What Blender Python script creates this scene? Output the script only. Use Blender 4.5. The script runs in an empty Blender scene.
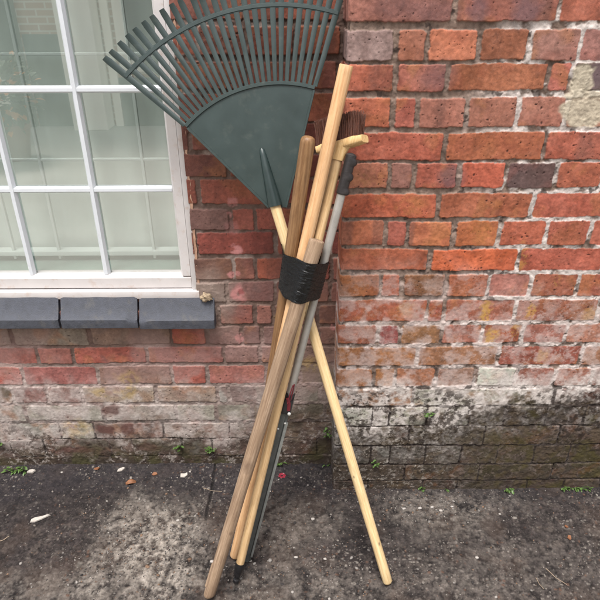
import bpy, bmesh, math, random
import numpy as np
from mathutils import Vector, Matrix, Quaternion

random.seed(7)
RNG = np.random.default_rng(11)
SC = bpy.context.scene
COL = SC.collection

# ------------------------------------------------------------------ camera model (metres, pixels of a 600 x 600 frame)
F, TH, YAW, ROLL, H = 583.74, 0.4884, -0.0047, -0.0031, 1.4584
DP, DR, XC = 1.4122, 1.5287, 0.1141          # pier face, recessed wall face, pier corner

def ray(px, py):
    X, Y = px - 300.0, py - 300.0
    c, s = math.cos(-ROLL), math.sin(-ROLL)
    X, Y = c * X - s * Y, s * X + c * Y
    a, b, d = X, -Y, F
    c, s = math.cos(TH), math.sin(TH)
    y, z = c * d + s * b, -s * d + c * b
    c, s = math.cos(YAW), math.sin(YAW)
    return Vector((c * a - s * y, s * a + c * y, z))

def at(px, py, Y):
    r = ray(px, py)
    return Vector((0, 0, H)) + r * (Y / r.y)

def on_ground(px, py, z=0.0):
    r = ray(px, py)
    return Vector((0, 0, H)) + r * ((z - H) / r.z)

def on_plane(px, py, p0, n):
    r = ray(px, py); o = Vector((0, 0, H))
    return o + r * ((p0 - o).dot(n) / r.dot(n))

def lin(c, k=1.0):
    c = np.asarray(c, float) / 255.0
    return np.where(c <= 0.04045, c / 12.92, ((c + 0.055) / 1.055) ** 2.4) * k

# ------------------------------------------------------------------ noise
def _hash(ix, iy, seed):
    h = (ix.astype(np.uint32) * np.uint32(374761393) + iy.astype(np.uint32) * np.uint32(668265263) + np.uint32(seed * 1274126177 & 0xffffffff))
    h = (h ^ (h >> np.uint32(13))) * np.uint32(1274126177)
    h = h ^ (h >> np.uint32(16))
    return h.astype(np.float32) / np.float32(4294967295.0)

def vnoise(x, y, seed):
    x = np.asarray(x, np.float64) + 1000.0; y = np.asarray(y, np.float64) + 1000.0
    ix = np.floor(x); iy = np.floor(y)
    fx = (x - ix).astype(np.float32); fy = (y - iy).astype(np.float32)
    ix = ix.astype(np.int64); iy = iy.astype(np.int64)
    fx = fx * fx * (3 - 2 * fx); fy = fy * fy * (3 - 2 * fy)
    a = _hash(ix, iy, seed); b = _hash(ix + 1, iy, seed); c = _hash(ix, iy + 1, seed); d = _hash(ix + 1, iy + 1, seed)
    return (a * (1 - fx) + b * fx) * (1 - fy) + (c * (1 - fx) + d * fx) * fy

def fbm(x, y, size, octv=4, seed=0, gain=0.5):
    """0..1, mean .5; size = metres of the largest feature"""
    r = 0; amp = 1.0; tot = 0
    f = 1.0 / size
    for o in range(octv):
        a = 0.6 + o * 1.1
        c, s = math.cos(a), math.sin(a)
        r = r + amp * vnoise((c * x + s * y) * f, (-s * x + c * y) * f, seed * 17 + o * 3 + 1)
        tot += amp; amp *= gain; f *= 2.03
    return r / tot

def spots(x, y, cell, prob, rmin, rmax, seed, soft=0.35):
    """round specks: one at most per cell, radii in metres"""
    x = x + 50.0 + 0.0006 * 0; y = y + 50.0
    # shear the rows so the cells do not line up
    iy = np.floor(y / cell); xo = x + _hash(iy.astype(np.int64), iy.astype(np.int64) * 0 + 7, seed + 9) * cell
    ix = np.floor(xo / cell)
    a = ix.astype(np.int64); b = iy.astype(np.int64)
    on = _hash(a, b, seed) < prob
    r = rmin + (rmax - rmin) * _hash(a, b, seed + 1) ** 2
    m = np.minimum(r, cell * .48)
    cx = (ix * cell) + m + (cell - 2 * m) * _hash(a, b, seed + 2)
    cy = (iy * cell) + m + (cell - 2 * m) * _hash(a, b, seed + 3)
    e = .6 + .8 * _hash(a, b, seed + 4)
    d = np.sqrt(((xo - cx) * e) ** 2 + ((y - cy) / e) ** 2)
    d = d * (0.75 + 0.5 * vnoise(x * 700, y * 700, seed + 5))
    return on * (1 - sst(1 - soft, 1 + soft, d / r))

def sst(a, b, x):
    t = np.clip((x - a) / (b - a), 0, 1)
    return t * t * (3 - 2 * t)

def mix(a, b, t):
    if np.ndim(t) == 2 and np.ndim(a) == 3: t = t[..., None]
    return a * (1 - t) + b * t

# ------------------------------------------------------------------ mesh helpers
def tag(o, label=None, cat=None, group=None, kind=None):
    if label: o['label'] = label
    if cat: o['category'] = cat
    if group: o['group'] = group
    if kind: o['kind'] = kind
    return o

def empty(name, loc, rot=None):
    o = bpy.data.objects.new(name, None); COL.objects.link(o)
    o.empty_display_size = 0.05
    o.location = loc
    if rot is not None:
        o.rotation_mode = 'QUATERNION'; o.rotation_quaternion = rot
    return o

def link(name, me, mat=None, parent=None, smooth=None):
    o = bpy.data.objects.new(name, me); COL.objects.link(o)
    if mat: me.materials.append(mat)
    if parent: o.parent = parent
    return o

def from_bm(name, bm, mat, parent=None, smooth_angle=None):
    me = bpy.data.meshes.new(name)
    bmesh.ops.recalc_face_normals(bm, faces=bm.faces)
    bm.to_mesh(me); bm.free()
    if smooth_angle is not None:
        me.polygons.foreach_set('use_smooth', [True] * len(me.polygons))
        me.set_sharp_from_angle(angle=math.radians(smooth_angle))
    return link(name, me, mat, parent)

def grid_mesh(name, P, C=None, keep=None):
    """P (n,m,3) vertices, C (n,m,3) colours, keep (n-1,m-1) faces kept"""
    n, m = P.shape[:2]
    idx = np.arange(n * m).reshape(n, m)
    q = np.stack([idx[:-1, :-1], idx[:-1, 1:], idx[1:, 1:], idx[1:, :-1]], -1)
    q = q[keep] if keep is not None else q.reshape(-1, 4)
    V = P.reshape(-1, 3).astype(np.float32)
    Cc = None if C is None else C.reshape(-1, 3)
    if keep is not None:
        used = np.zeros(n * m, bool); used[q.ravel()] = True
        new = np.cumsum(used) - 1
        q = new[q]; V = V[used]
        if Cc is not None: Cc = Cc[used]
    me = bpy.data.meshes.new(name)
    me.vertices.add(len(V)); me.vertices.foreach_set('co', V.ravel())
    me.loops.add(len(q) * 4); me.loops.foreach_set('vertex_index', q.ravel().astype(np.int32))
    me.polygons.add(len(q))
    me.polygons.foreach_set('loop_start', np.arange(0, len(q) * 4, 4, dtype=np.int32))
    me.polygons.foreach_set('use_smooth', np.ones(len(q), bool))
    me.update(calc_edges=True)
    if Cc is not None:
        at_ = me.color_attributes.new('Col', 'FLOAT_COLOR', 'POINT')
        rgba = np.ones((len(V), 4), np.float32); rgba[:, :3] = np.clip(Cc, 0, 1)
        at_.data.foreach_set('color', rgba.ravel())
    return me

def add_box(bm, lo, hi, bevel=0.0):
    r = bmesh.ops.create_cube(bm, size=1.0)
    lo = Vector(lo); hi = Vector(hi); c = (lo + hi) / 2; s = hi - lo
    for v in r['verts']:
        v.co = Vector((v.co.x * s.x + c.x, v.co.y * s.y + c.y, v.co.z * s.z + c.z))
    if bevel > 0:
        ed = list({e for v in r['verts'] for e in v.link_edges})
        bmesh.ops.bevel(bm, geom=ed, offset=bevel, segments=2, affect='EDGES', profile=0.6)

def add_loft(bm, rings, close=True, cap=True):
    vr = [[bm.verts.new(p) for p in ring] for ring in rings]
    n = len(vr[0])
    for a, b in zip(vr[:-1], vr[1:]):
        for i in range(n if close else n - 1):
            j = (i + 1) % n
            bm.faces.new((a[i], a[j], b[j], b[i]))
    if cap:
        bm.faces.new(list(reversed(vr[0]))); bm.faces.new(vr[-1])
    return vr

def add_lathe(bm, prof, seg=24, wob=None, cx=0, cy=0):
    rings = []
    for (r, z) in prof:
        ring = []
        for i in range(seg):
            a = 2 * math.pi * i / seg
            rr = r * (1 + (wob(a, z) if wob else 0))
            ring.append(Vector((cx + rr * math.cos(a), cy + rr * math.sin(a), z)))
        rings.append(ring)
    add_loft(bm, rings)

def add_prism(bm, pts, y0, y1):
    """polygon pts (x,z) extruded from y0 to y1"""
    a = [bm.verts.new((x, y0, z)) for x, z in pts]; b = [bm.verts.new((x, y1, z)) for x, z in pts]
    n = len(pts)
    bm.faces.new(a); bm.faces.new(list(reversed(b)))
    for i in range(n):
        j = (i + 1) % n
        bm.faces.new((a[j], a[i], b[i], b[j]))

# ------------------------------------------------------------------ materials
def new_mat(name):
    m = bpy.data.materials.new(name); m.use_nodes = True
    nt = m.node_tree
    b = nt.nodes['Principled BSDF']
    return m, nt, b

def N(nt, t, **kw):
    n = nt.nodes.new(t)
    for k, v in kw.items():
        if k in n.inputs: n.inputs[k].default_value = v
        else: setattr(n, k, v)
    return n

def ramp(nt, src, stops):
    r = nt.nodes.new('ShaderNodeValToRGB')
    el = r.color_ramp.elements
    while len(el) < len(stops): el.new(0.5)
    for e, (p, c) in zip(el, stops):
        e.position = p
        e.color = (c[0], c[1], c[2], 1) if hasattr(c, '__len__') else (c, c, c, 1)
    nt.links.new(src, r.inputs['Fac'])
    return r.outputs['Color']

def mixc(nt, fac, a, b, blend='MIX'):
    m = nt.nodes.new('ShaderNodeMix'); m.data_type = 'RGBA'; m.blend_type = blend
    for sock, v in ((m.inputs[0], fac), (m.inputs[6], a), (m.inputs[7], b)):
        if isinstance(v, bpy.types.NodeSocket): nt.links.new(v, sock)
        elif hasattr(v, '__len__'): sock.default_value = (v[0], v[1], v[2], 1)
        else: sock.default_value = v
    return m.outputs[2]

def noise(nt, vec, scale, detail=4, rough=0.55):
    n = N(nt, 'ShaderNodeTexNoise', Scale=scale, Detail=detail, Roughness=rough)
    if vec is not None: nt.links.new(vec, n.inputs['Vector'])
    return n.outputs['Fac']

def bump(nt, b, h, strength=0.3, dist=0.002):
    bp = N(nt, 'ShaderNodeBump', Strength=strength, Distance=dist)
    nt.links.new(h, bp.inputs['Height']); nt.links.new(bp.outputs['Normal'], b.inputs['Normal'])

def objvec(nt, scale=(1, 1, 1)):
    tc = nt.nodes.new('ShaderNodeTexCoord')
    mp = nt.nodes.new('ShaderNodeMapping'); mp.inputs['Scale'].default_value = scale
    nt.links.new(tc.outputs['Object'], mp.inputs['Vector'])
    return mp.outputs['Vector']

def mat_vcol(name, rough=0.9, fine=900.0, amt=0.35, bstr=0.35):
    m, nt, b = new_mat(name)
    a = N(nt, 'ShaderNodeAttribute'); a.attribute_name = 'Col'
    v = objvec(nt)
    n = noise(nt, v, fine, 3, 0.6)
    f = ramp(nt, n, [(0.25, 1 - amt), (0.75, 1 + amt * 0.6)])
    nt.links.new(mixc(nt, 1.0, a.outputs['Color'], f, 'MULTIPLY'), b.inputs['Base Color'])
    b.inputs['Roughness'].default_value = rough
    b.inputs['Specular IOR Level'].default_value = 0.25
    bump(nt, b, n, bstr, 0.0012)
    return m

def mat_wood(name, c0, c1, c2, rough=0.6, knots=(), dirt=0.0, dirtcol=(0.05, 0.04, 0.03), grain=70):
    m, nt, b = new_mat(name)
    v = objvec(nt, (1, 1, 0.035))
    g = noise(nt, v, grain * 4, 5, 0.65)
    col = ramp(nt, g, [(0.3, c0), (0.5, c1), (0.7, c2)])
    v2 = objvec(nt, (1, 1, 0.25))
    g2 = noise(nt, v2, 28, 3, 0.5)
    col = mixc(nt, ramp(nt, g2, [(0.4, 0.0), (0.75, 0.4)]), col, [x * 0.8 for x in c0])
    tc = nt.nodes.new('ShaderNodeTexCoord')
    for (kx, ky, kz, kr, ks) in knots:
        mp = nt.nodes.new('ShaderNodeMapping'); mp.inputs['Location'].default_value = (-kx, -ky, -kz * 0.6); mp.inputs['Scale'].default_value = (1, 1, 0.6)
        nt.links.new(tc.outputs['Object'], mp.inputs['Vector'])
        ln = nt.nodes.new('ShaderNodeVectorMath'); ln.operation = 'LENGTH'
        nt.links.new(mp.outputs['Vector'], ln.inputs[0])
        d = nt.nodes.new('ShaderNodeMath'); d.operation = 'MULTIPLY_ADD'
        nt.links.new(noise(nt, tc.outputs['Object'], 90, 3), d.inputs[0]); d.inputs[1].default_value = kr * 0.9
        nt.links.new(ln.outputs['Value'], d.inputs[2])
        fk = nt.nodes.new('ShaderNodeMapRange'); fk.inputs['From Min'].default_value = kr * 0.75; fk.inputs['From Max'].default_value = kr * 1.6
        fk.inputs['To Min'].default_value = ks; fk.inputs['To Max'].default_value = 0
        nt.links.new(d.outputs[0], fk.inputs['Value'])
        col = mixc(nt, fk.outputs['Result'], col, (0.06, 0.03, 0.02))
    if dirt > 0:
        dn = noise(nt, objvec(nt, (1, 1, 0.3)), 60, 5, 0.7)
        col = mixc(nt, ramp(nt, dn, [(0.5, 0.0), (0.72, dirt)]), col, dirtcol)
    nt.links.new(col, b.inputs['Base Color'])
    b.inputs['Roughness'].default_value = rough
    b.inputs['Specular IOR Level'].default_value = 0.3
    bump(nt, b, g, 0.35, 0.001)
    return m

def mat_simple(name, c, rough=0.5, metal=0.0, var=0.15, scale=40, bstr=0.1, spots=None, bdist=0.001, spec=0.5):
    m, nt, b = new_mat(name)
    v = objvec(nt)
    n = noise(nt, v, scale, 5, 0.6)
    c = np.asarray(c, float)
    col = ramp(nt, n, [(0.3, c * (1 - var)), (0.7, np.clip(c * (1 + var), 0, 1))])
    if spots:
        sc, amt, scol = spots
        col = mixc(nt, ramp(nt, noise(nt, v, sc, 5, 0.65), [(0.55, 0.0), (0.72, amt)]), col, scol)
    nt.links.new(col, b.inputs['Base Color'])
    r = ramp(nt, n, [(0.3, rough * 0.85), (0.7, min(1, rough * 1.15))])
    nt.links.new(r, b.inputs['Roughness'])
    b.inputs['Metallic'].default_value = metal
    b.inputs['Specular IOR Level'].default_value = spec
    if bstr: bump(nt, b, noise(nt, v, scale * 6, 4, 0.6), bstr, bdist)
    return m

KW = 0.74     # photograph colour -> surface colour on the wall
KG = 0.37     # the same on the ground

M = {}
M['brick'] = mat_vcol('weathered_brick', 0.92, 700, 0.30, 0.4)
M['asphalt'] = mat_vcol('dirty_asphalt', 0.92, 800, 0.45, 0.5)
M['core'] = mat_simple('wall_core', lin((120, 80, 70), KW), 0.9)
M['frame'] = mat_simple('white_frame_paint', lin((232, 226, 224), 0.66), 0.5, var=0.06, scale=18, bstr=0.08, spots=(38, 0.5, lin((200, 170, 150), 0.7)))
M['bar'] = mat_simple('white_bar_paint', lin((228, 232, 237), 0.72), 0.35, var=0.03, scale=25, bstr=0.04, spots=(90, 0.15, lin((190, 190, 190), 0.7)))
M['sealant'] = mat_simple('old_sealant', lin((190, 150, 125), 0.7), 0.7, var=0.25, scale=90, bstr=0.4)
M['slate'] = mat_simple('blue_grey_sill_brick', lin((86, 89, 99), 0.56), 0.7, var=0.25, scale=60, bstr=0.5, spots=(26, 0.55, lin((120, 117, 112), 0.55)), bdist=0.003)
M['buff'] = mat_simple('buff_mortar', lin((186, 164, 136), 0.6), 0.9, var=0.25, scale=60, bstr=0.6, bdist=0.003)
M['blind'] = mat_simple('pale_green_blind', lin((218, 226, 220), 0.92), 0.9, var=0.05, scale=5, bstr=0.03)
M['innerbar'] = mat_simple('inner_window_paint', lin((222, 230, 226), 0.88), 0.5, var=0.04, scale=10, bstr=0.0)
M['innersill'] = mat_simple('inner_sill_paint', lin((165, 185, 175), 0.7), 0.6, var=0.12, scale=15)
M['rakeplastic'] = mat_simple('grey_green_plastic', lin((66, 81, 79), 0.52), 0.40, var=0.13, scale=16, bstr=0.12, spots=(40, 0.22, lin((120, 124, 114), 0.55)), spec=0.45)
M['rakedark'] = mat_simple('dark_green_socket', lin((46, 62, 60), 0.6), 0.35, var=0.15, scale=30, spec=0.5)
M['wood_rake'] = mat_wood('pale_yellow_wood', lin((212, 178, 126), .70), lin((234, 204, 154), .76), lin((242, 220, 178), .78), 0.5, knots=((0.008, -0.01, 0.13, .004, .7), (-0.006, -0.012, 0.34, .003, .6)), dirt=0.3, dirtcol=lin((140, 108, 74), .6))
M['wood_broom'] = mat_wood('pale_broom_wood', lin((200, 160, 112), .66), lin((226, 190, 142), .72), lin((236, 206, 162), .74), 0.5, dirt=0.3, dirtcol=lin((140, 104, 70), .6))
M['wood_tall'] = mat_wood('orange_pine_wood', lin((206, 156, 108), .70), lin((228, 182, 134), .75), lin((236, 200, 158), .76), 0.5, knots=((0.006, -0.013, 0.75, .004, .6),), dirt=0.3, dirtcol=lin((150, 98, 60), .6))
M['wood_brown'] = mat_wood('handled_brown_wood', lin((118, 84, 56), .66), lin((152, 114, 78), .68), lin((178, 140, 100), .7), 0.42, dirt=0.4, dirtcol=lin((84, 55, 34), .66))
M['wood_old'] = mat_wood('old_grey_wood', lin((132, 104, 84), .64), lin((166, 140, 114), .68), lin((192, 166, 142), .7), 0.75, knots=((-0.004, -0.017, 0.42, .014, .55), (0.006, -0.016, 0.22, .005, .5)), dirt=0.38, dirtcol=lin((104, 72, 52), .66))
M['bristle'] = mat_simple('brown_bristle', lin((104, 60, 42), 0.55), 0.6, var=0.5, scale=300, bstr=0)
M['block'] = mat_wood('broom_block_wood', lin((205, 165, 110), .72), lin((225, 186, 130), .75), lin((236, 204, 156), .78), 0.55, dirt=0.1)
M['grip'] = mat_simple('black_rubber', lin((48, 42, 42), 0.5), 0.55, var=0.25, scale=60, bstr=0.3, spots=(60, .3, lin((95, 85, 82), .5)))
M['alu'] = mat_simple('dull_aluminium', lin((176, 172, 166), 0.75), 0.4, metal=0.35, var=0.15, scale=30, bstr=0.15, spots=(60, .35, lin((110, 106, 100), .6)))
M['blackplastic'] = mat_simple('black_plastic', lin((30, 29, 31), 0.8), 0.4, var=0.3, scale=60)
M['screw'] = mat_simple('bright_screw', lin((220, 220, 215), .85), 0.3, metal=0.4, var=0.05)
M['redcord'] = mat_simple('red_cord', lin((128, 32, 46), .6), 0.6, var=0.2, scale=100)
M['bladedark'] = mat_simple('dark_steel_blade', lin((92, 95, 93), .7), 0.5, metal=0.3, var=0.25, scale=50, spots=(80, .5, lin((120, 122, 118), .6)))
M['bladeedge'] = mat_simple('worn_steel_edge', lin((150, 153, 150), .7), 0.45, metal=0.4, var=0.2, scale=60)
M['tape'] = mat_simple('black_tape', lin((17, 16, 17), 0.32), 0.28, var=0.3, scale=90, bstr=0.6, spec=0.32)
M['weed'] = mat_simple('weed_leaf', lin((98, 130, 62), 0.5), 0.5, var=0.35, scale=120, bstr=0)
M['dryleaf'] = mat_simple('dry_leaf', lin((168, 112, 76), 0.5), 0.7, var=0.3, scale=120)
M['chip'] = mat_simple('pale_chip', lin((205, 196, 186), 0.62), 0.8, var=0.2, scale=200)
M['twig'] = mat_simple('dry_stalk', lin((170, 150, 128), 0.55), 0.8, var=0.3, scale=100)
M['petal'] = mat_simple('crimson_petal', lin((150, 28, 52), 0.6), 0.6, var=0.35, scale=120)

def mat_stones():
    m, nt, b = new_mat('mixed_grit')
    a = N(nt, 'ShaderNodeAttribute'); a.attribute_name = 'Col'
    nt.links.new(a.outputs['Color'], b.inputs['Base Color'])
    b.inputs['Roughness'].default_value = 0.85
    return m
M['stones'] = mat_stones()

def mat_glass():
    m = bpy.data.materials.new('window_glass'); m.use_nodes = True
    nt = m.node_tree; nt.nodes.clear()
    out = nt.nodes.new('ShaderNodeOutputMaterial')
    t = nt.nodes.new('ShaderNodeBsdfTransparent'); t.inputs[0].default_value = (0.95, 0.985, 0.965, 1)
    g = nt.nodes.new('ShaderNodeBsdfGlossy'); g.inputs['Roughness'].default_value = 0.012
    lw = nt.nodes.new('ShaderNodeLayerWeight'); lw.inputs['Blend'].default_value = 0.5
    pw = nt.nodes.new('ShaderNodeMath'); pw.operation = 'POWER'; pw.inputs[1].default_value = 5
    f = nt.nodes.new('ShaderNodeMath'); f.operation = 'MULTIPLY_ADD'; f.inputs[1].default_value = 0.60; f.inputs[2].default_value = 0.40
    nt.links.new(lw.outputs['Facing'], pw.inputs[0]); nt.links.new(pw.outputs[0], f.inputs[0])
    mx = nt.nodes.new('ShaderNodeMixShader')
    nt.links.new(f.outputs[0], mx.inputs[0]); nt.links.new(t.outputs[0], mx.inputs[1]); nt.links.new(g.outputs[0], mx.inputs[2])
    nt.links.new(mx.outputs[0], out.inputs[0])
    return m
M['glass'] = mat_glass()

# ------------------------------------------------------------------ brick data: courses seen in the photograph
# pier: joint heights as rows at column 420; per course: upright joints (column) and the colour of each brick
P_J = [26, 63, 95, 130.5, 162, 191, 219.6, 247.5, 272.5, 298, 323, 345, 367, 388, 406.6, 426, 445, 464, 480]
P_C = [
 ([455, 560.6], [(158, 92, 82), (165, 92, 80), (178, 92, 72)]),
 ([395.7, 426.8, 479.6, 530, 581], [(160, 122, 122), (172, 98, 78), (200, 108, 78), (166, 92, 66), (160, 102, 94), (158, 98, 94)]),
 ([447, 548, 571], [(172, 92, 78), (170, 92, 62), (182, 92, 80), (110, 88, 84)]),
 ([392.5, 417.8, 467, 518, 566], [(188, 92, 64), (178, 86, 72), (170, 98, 84), (168, 98, 82), (172, 102, 88), (170, 110, 92)]),
 ([444.8, 545], [(182, 84, 62), (176, 90, 58), (180, 86, 66)]),
 ([389.6, 413.7, 459.4, 506, 556], [(166, 92, 72), (150, 92, 84), (186, 86, 66), (200, 88, 62), (104, 74, 76), (176, 86, 62)]),
 ([438, 532.5], [(188, 86, 58), (174, 88, 60), (188, 88, 68)]),
 ([385, 407.6, 453.8, 498.8, 546, 590], [(196, 102, 68), (172, 82, 68), (196, 102, 66), (188, 96, 54), (188, 88, 62), (180, 86, 66), (180, 86, 66)]),
 ([430, 518], [(180, 88, 60), (218, 96, 50), (182, 82, 62)]),
 ([380.6, 402, 446, 488.6, 530, 577.5], [(166, 92, 52), (178, 92, 68), (140, 86, 58), (170, 90, 60), (182, 108, 100), (164, 84, 62), (180, 88, 66)]),
 ([427, 444, 515, 599], [(178, 88, 64), (172, 82, 64), (176, 96, 78), (164, 88, 64), (170, 100, 80)]),
 ([378, 400, 441.4, 482, 522, 566], [(170, 90, 66), (146, 66, 66), (164, 106, 70), (178, 104, 90), (166, 82, 54), (182, 104, 92), (184, 114, 96)]),
 ([416.6, 498.8, 581], [(172, 104, 62), (168, 106, 76), (164, 80, 66), (170, 110, 84)]),
 ([374, 395, 436, 475, 515.6, 554, 592], [(176, 106, 66), (182, 112, 66), (176, 104, 74), (160, 114, 100), (204, 192, 186), (164, 90, 76), (166, 96, 80), (150, 90, 78)]),
 ([413, 554], [(166, 112, 84), (176, 162, 152), (140, 92, 82)]),
 ([372, 389.6, 427, 469.5, 504, 546], [(178, 168, 160), (170, 156, 146), (172, 158, 148), (168, 154, 144), (120, 100, 82), (96, 76, 66), (88, 70, 60)]),
 ([408.8, 484, 558.4], [(138, 120, 104), (116, 98, 80), (112, 92, 66), (98, 80, 56)]),
 ([370.5, 389.6, 425, 460.5, 496.5, 533.6, 568.5], [(132, 116, 108), (150, 138, 130), (104, 90, 80), (116, 100, 88), (108, 90, 68), (112, 92, 70), (106, 88, 58), (100, 82, 56)]),
 ([405, 478.5, 551.6], [(104, 84, 72), (102, 86, 70), (108, 90, 72), (92, 78, 66)]),
 ([368, 386, 422, 456, 526], [(92, 76, 66)] * 6),
]
R_J = [152.6, 178.5, 206.7, 231.5, 256.6, 281.3, 304, 325.7, 345.7, 364.2, 384.5, 403, 421, 438, 455.4]
R_C = [
 ([190, 262, 300], [(120, 64, 56), (124, 64, 54), (130, 58, 46), (135, 60, 48)]),
 ([228, 300], [(124, 64, 54), (146, 64, 48), (140, 60, 48)]),
 ([198, 285], [(150, 70, 54), (156, 70, 52), (150, 66, 52)]),
 ([230.6, 255, 300], [(130, 86, 82), (164, 76, 62), (170, 76, 60), (150, 66, 54)]),
 ([275.6, 330], [(156, 62, 50), (160, 64, 52), (150, 62, 50)]),
 ([233.5, 255.4, 292], [(120, 76, 64), (150, 82, 72), (188, 82, 48), (150, 70, 58)]),
 ([227, 275.6, 330], [(142, 118, 108), (126, 86, 86), (130, 78, 70), (140, 84, 74)]),
 ([218, 255.4, 274, 318], [(138, 108, 100), (158, 78, 68), (152, 88, 78), (140, 86, 76), (130, 80, 70)]),
 ([11, 90, 170.7, 206.7, 242, 262, 318], [(142, 118, 110), (142, 120, 110), (148, 114, 104), (176, 76, 58), (138, 94, 90), (124, 80, 78), (146, 96, 90), (130, 92, 84)]),
 ([37, 73, 147, 223.6, 260, 296], [(164, 80, 70), (168, 92, 84), (180, 80, 66), (168, 92, 86), (144, 98, 95), (152, 104, 98), (140, 104, 96)]),
 ([22.5, 98, 172, 207, 266, 300], [(196, 70, 50), (168, 86, 84), (154, 108, 98), (190, 82, 66), (178, 98, 92), (154, 134, 112), (140, 116, 100)]),
 ([47, 82, 156, 218, 229, 255, 320], [(134, 84, 84), (148, 104, 98), (168, 138, 120), (164, 134, 124), (166, 150, 150), (144, 114, 114), (150, 132, 124), (130, 112, 100)]),
 ([25, 103.5, 176, 216, 252, 325], [(160, 146, 140), (164, 150, 144), (160, 140, 136), (166, 152, 144), (156, 142, 134), (134, 118, 104), (120, 104, 90)]),
 ([60, 94.5, 163, 230, 270], [(166, 152, 148), (174, 162, 146), (140, 116, 112), (136, 116, 104), (118, 102, 90), (112, 96, 82)]),
 ([11, 45, 110, 132, 182, 213, 250, 282], [(124, 112, 106), (130, 120, 114), (120, 106, 96), (126, 110, 98), (112, 100, 88), (128, 118, 110), (120, 108, 98), (96, 84, 74), (94, 78, 64)]),
 ([63, 163.5, 231.5, 300], [(88, 76, 68), (86, 74, 62), (92, 80, 70), (84, 72, 64), (80, 68, 58)]),
]
PAL_TOP = [(172, 92, 78), (182, 88, 64), (168, 96, 80), (190, 96, 66), (150, 90, 84), (176, 86, 62)]
PAL_LOW = [(120, 100, 86), (104, 86, 70), (112, 92, 74), (96, 80, 66)]

def course_table(J, C, D, colref, lo, hi, ztop, start=None):
    """joint heights from the ground up, and per course the upright joints (x) with brick colours"""
    zj = [at(colref, y, D).z for y in J]           # top to bottom
    up = [zj[0] + 0.0765 * k for k in range(1, 60) if zj[0] + 0.0765 * (k - 1) < ztop]
    dn = [zj[-1] - 0.075 * k for k in range(1, 3)]
    zall = list(reversed(up)) + zj + dn            # top to bottom
    nu = len(up)
    courses = []
    for i in range(len(zall) - 1):
        zm = (zall[i] + zall[i + 1]) / 2
        k = i - nu + 1                             # index in C
        if 0 <= k < len(C):
            pp, cc = C[k]
            r = ray(colref, 300)
            ys = None
            a, b = 0.0, 600.0                      # row of this height at column colref
            for _ in range(40):
                m_ = (a + b) / 2
                if at(colref, m_, D).z > zm: a = m_
                else: b = m_
            if zm > at(colref, 0, D).z: a = 0.0
            xs = [at(p, a, D).x for p in pp]; cs = list(cc)
        else:
            long_ = (k % 2 == 0)
            x0 = (0.26 if long_ else 0.20) if start is not None else -0.35
            xs = [x0 + RNG.uniform(-.006, .006)]; cs = [random.choice(PAL_TOP) if zm > 0.3 else random.choice(PAL_LOW) for _ in range(2)]
        step = 0.228 if (len(xs) > 1 and (xs[-1] - xs[0]) / max(1, len(xs) - 1) > 0.15) or (len(xs) == 1 and k % 2 == 0) else 0.117
        pal = PAL_TOP if zm > 0.33 else PAL_LOW
        while xs[-1] < hi: xs.append(xs[-1] + step + RNG.uniform(-.004, .004)); cs.append(random.choice(pal))
        while xs[0] > lo: xs.insert(0, xs[0] - step + RNG.uniform(-.004, .004)); cs.insert(0, random.choice(pal))
        courses.append((np.array(xs), np.array([lin(c, KW) for c in cs])))
    zall = np.array(zall[::-1]); courses = courses[::-1]
    return zall, courses

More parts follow.
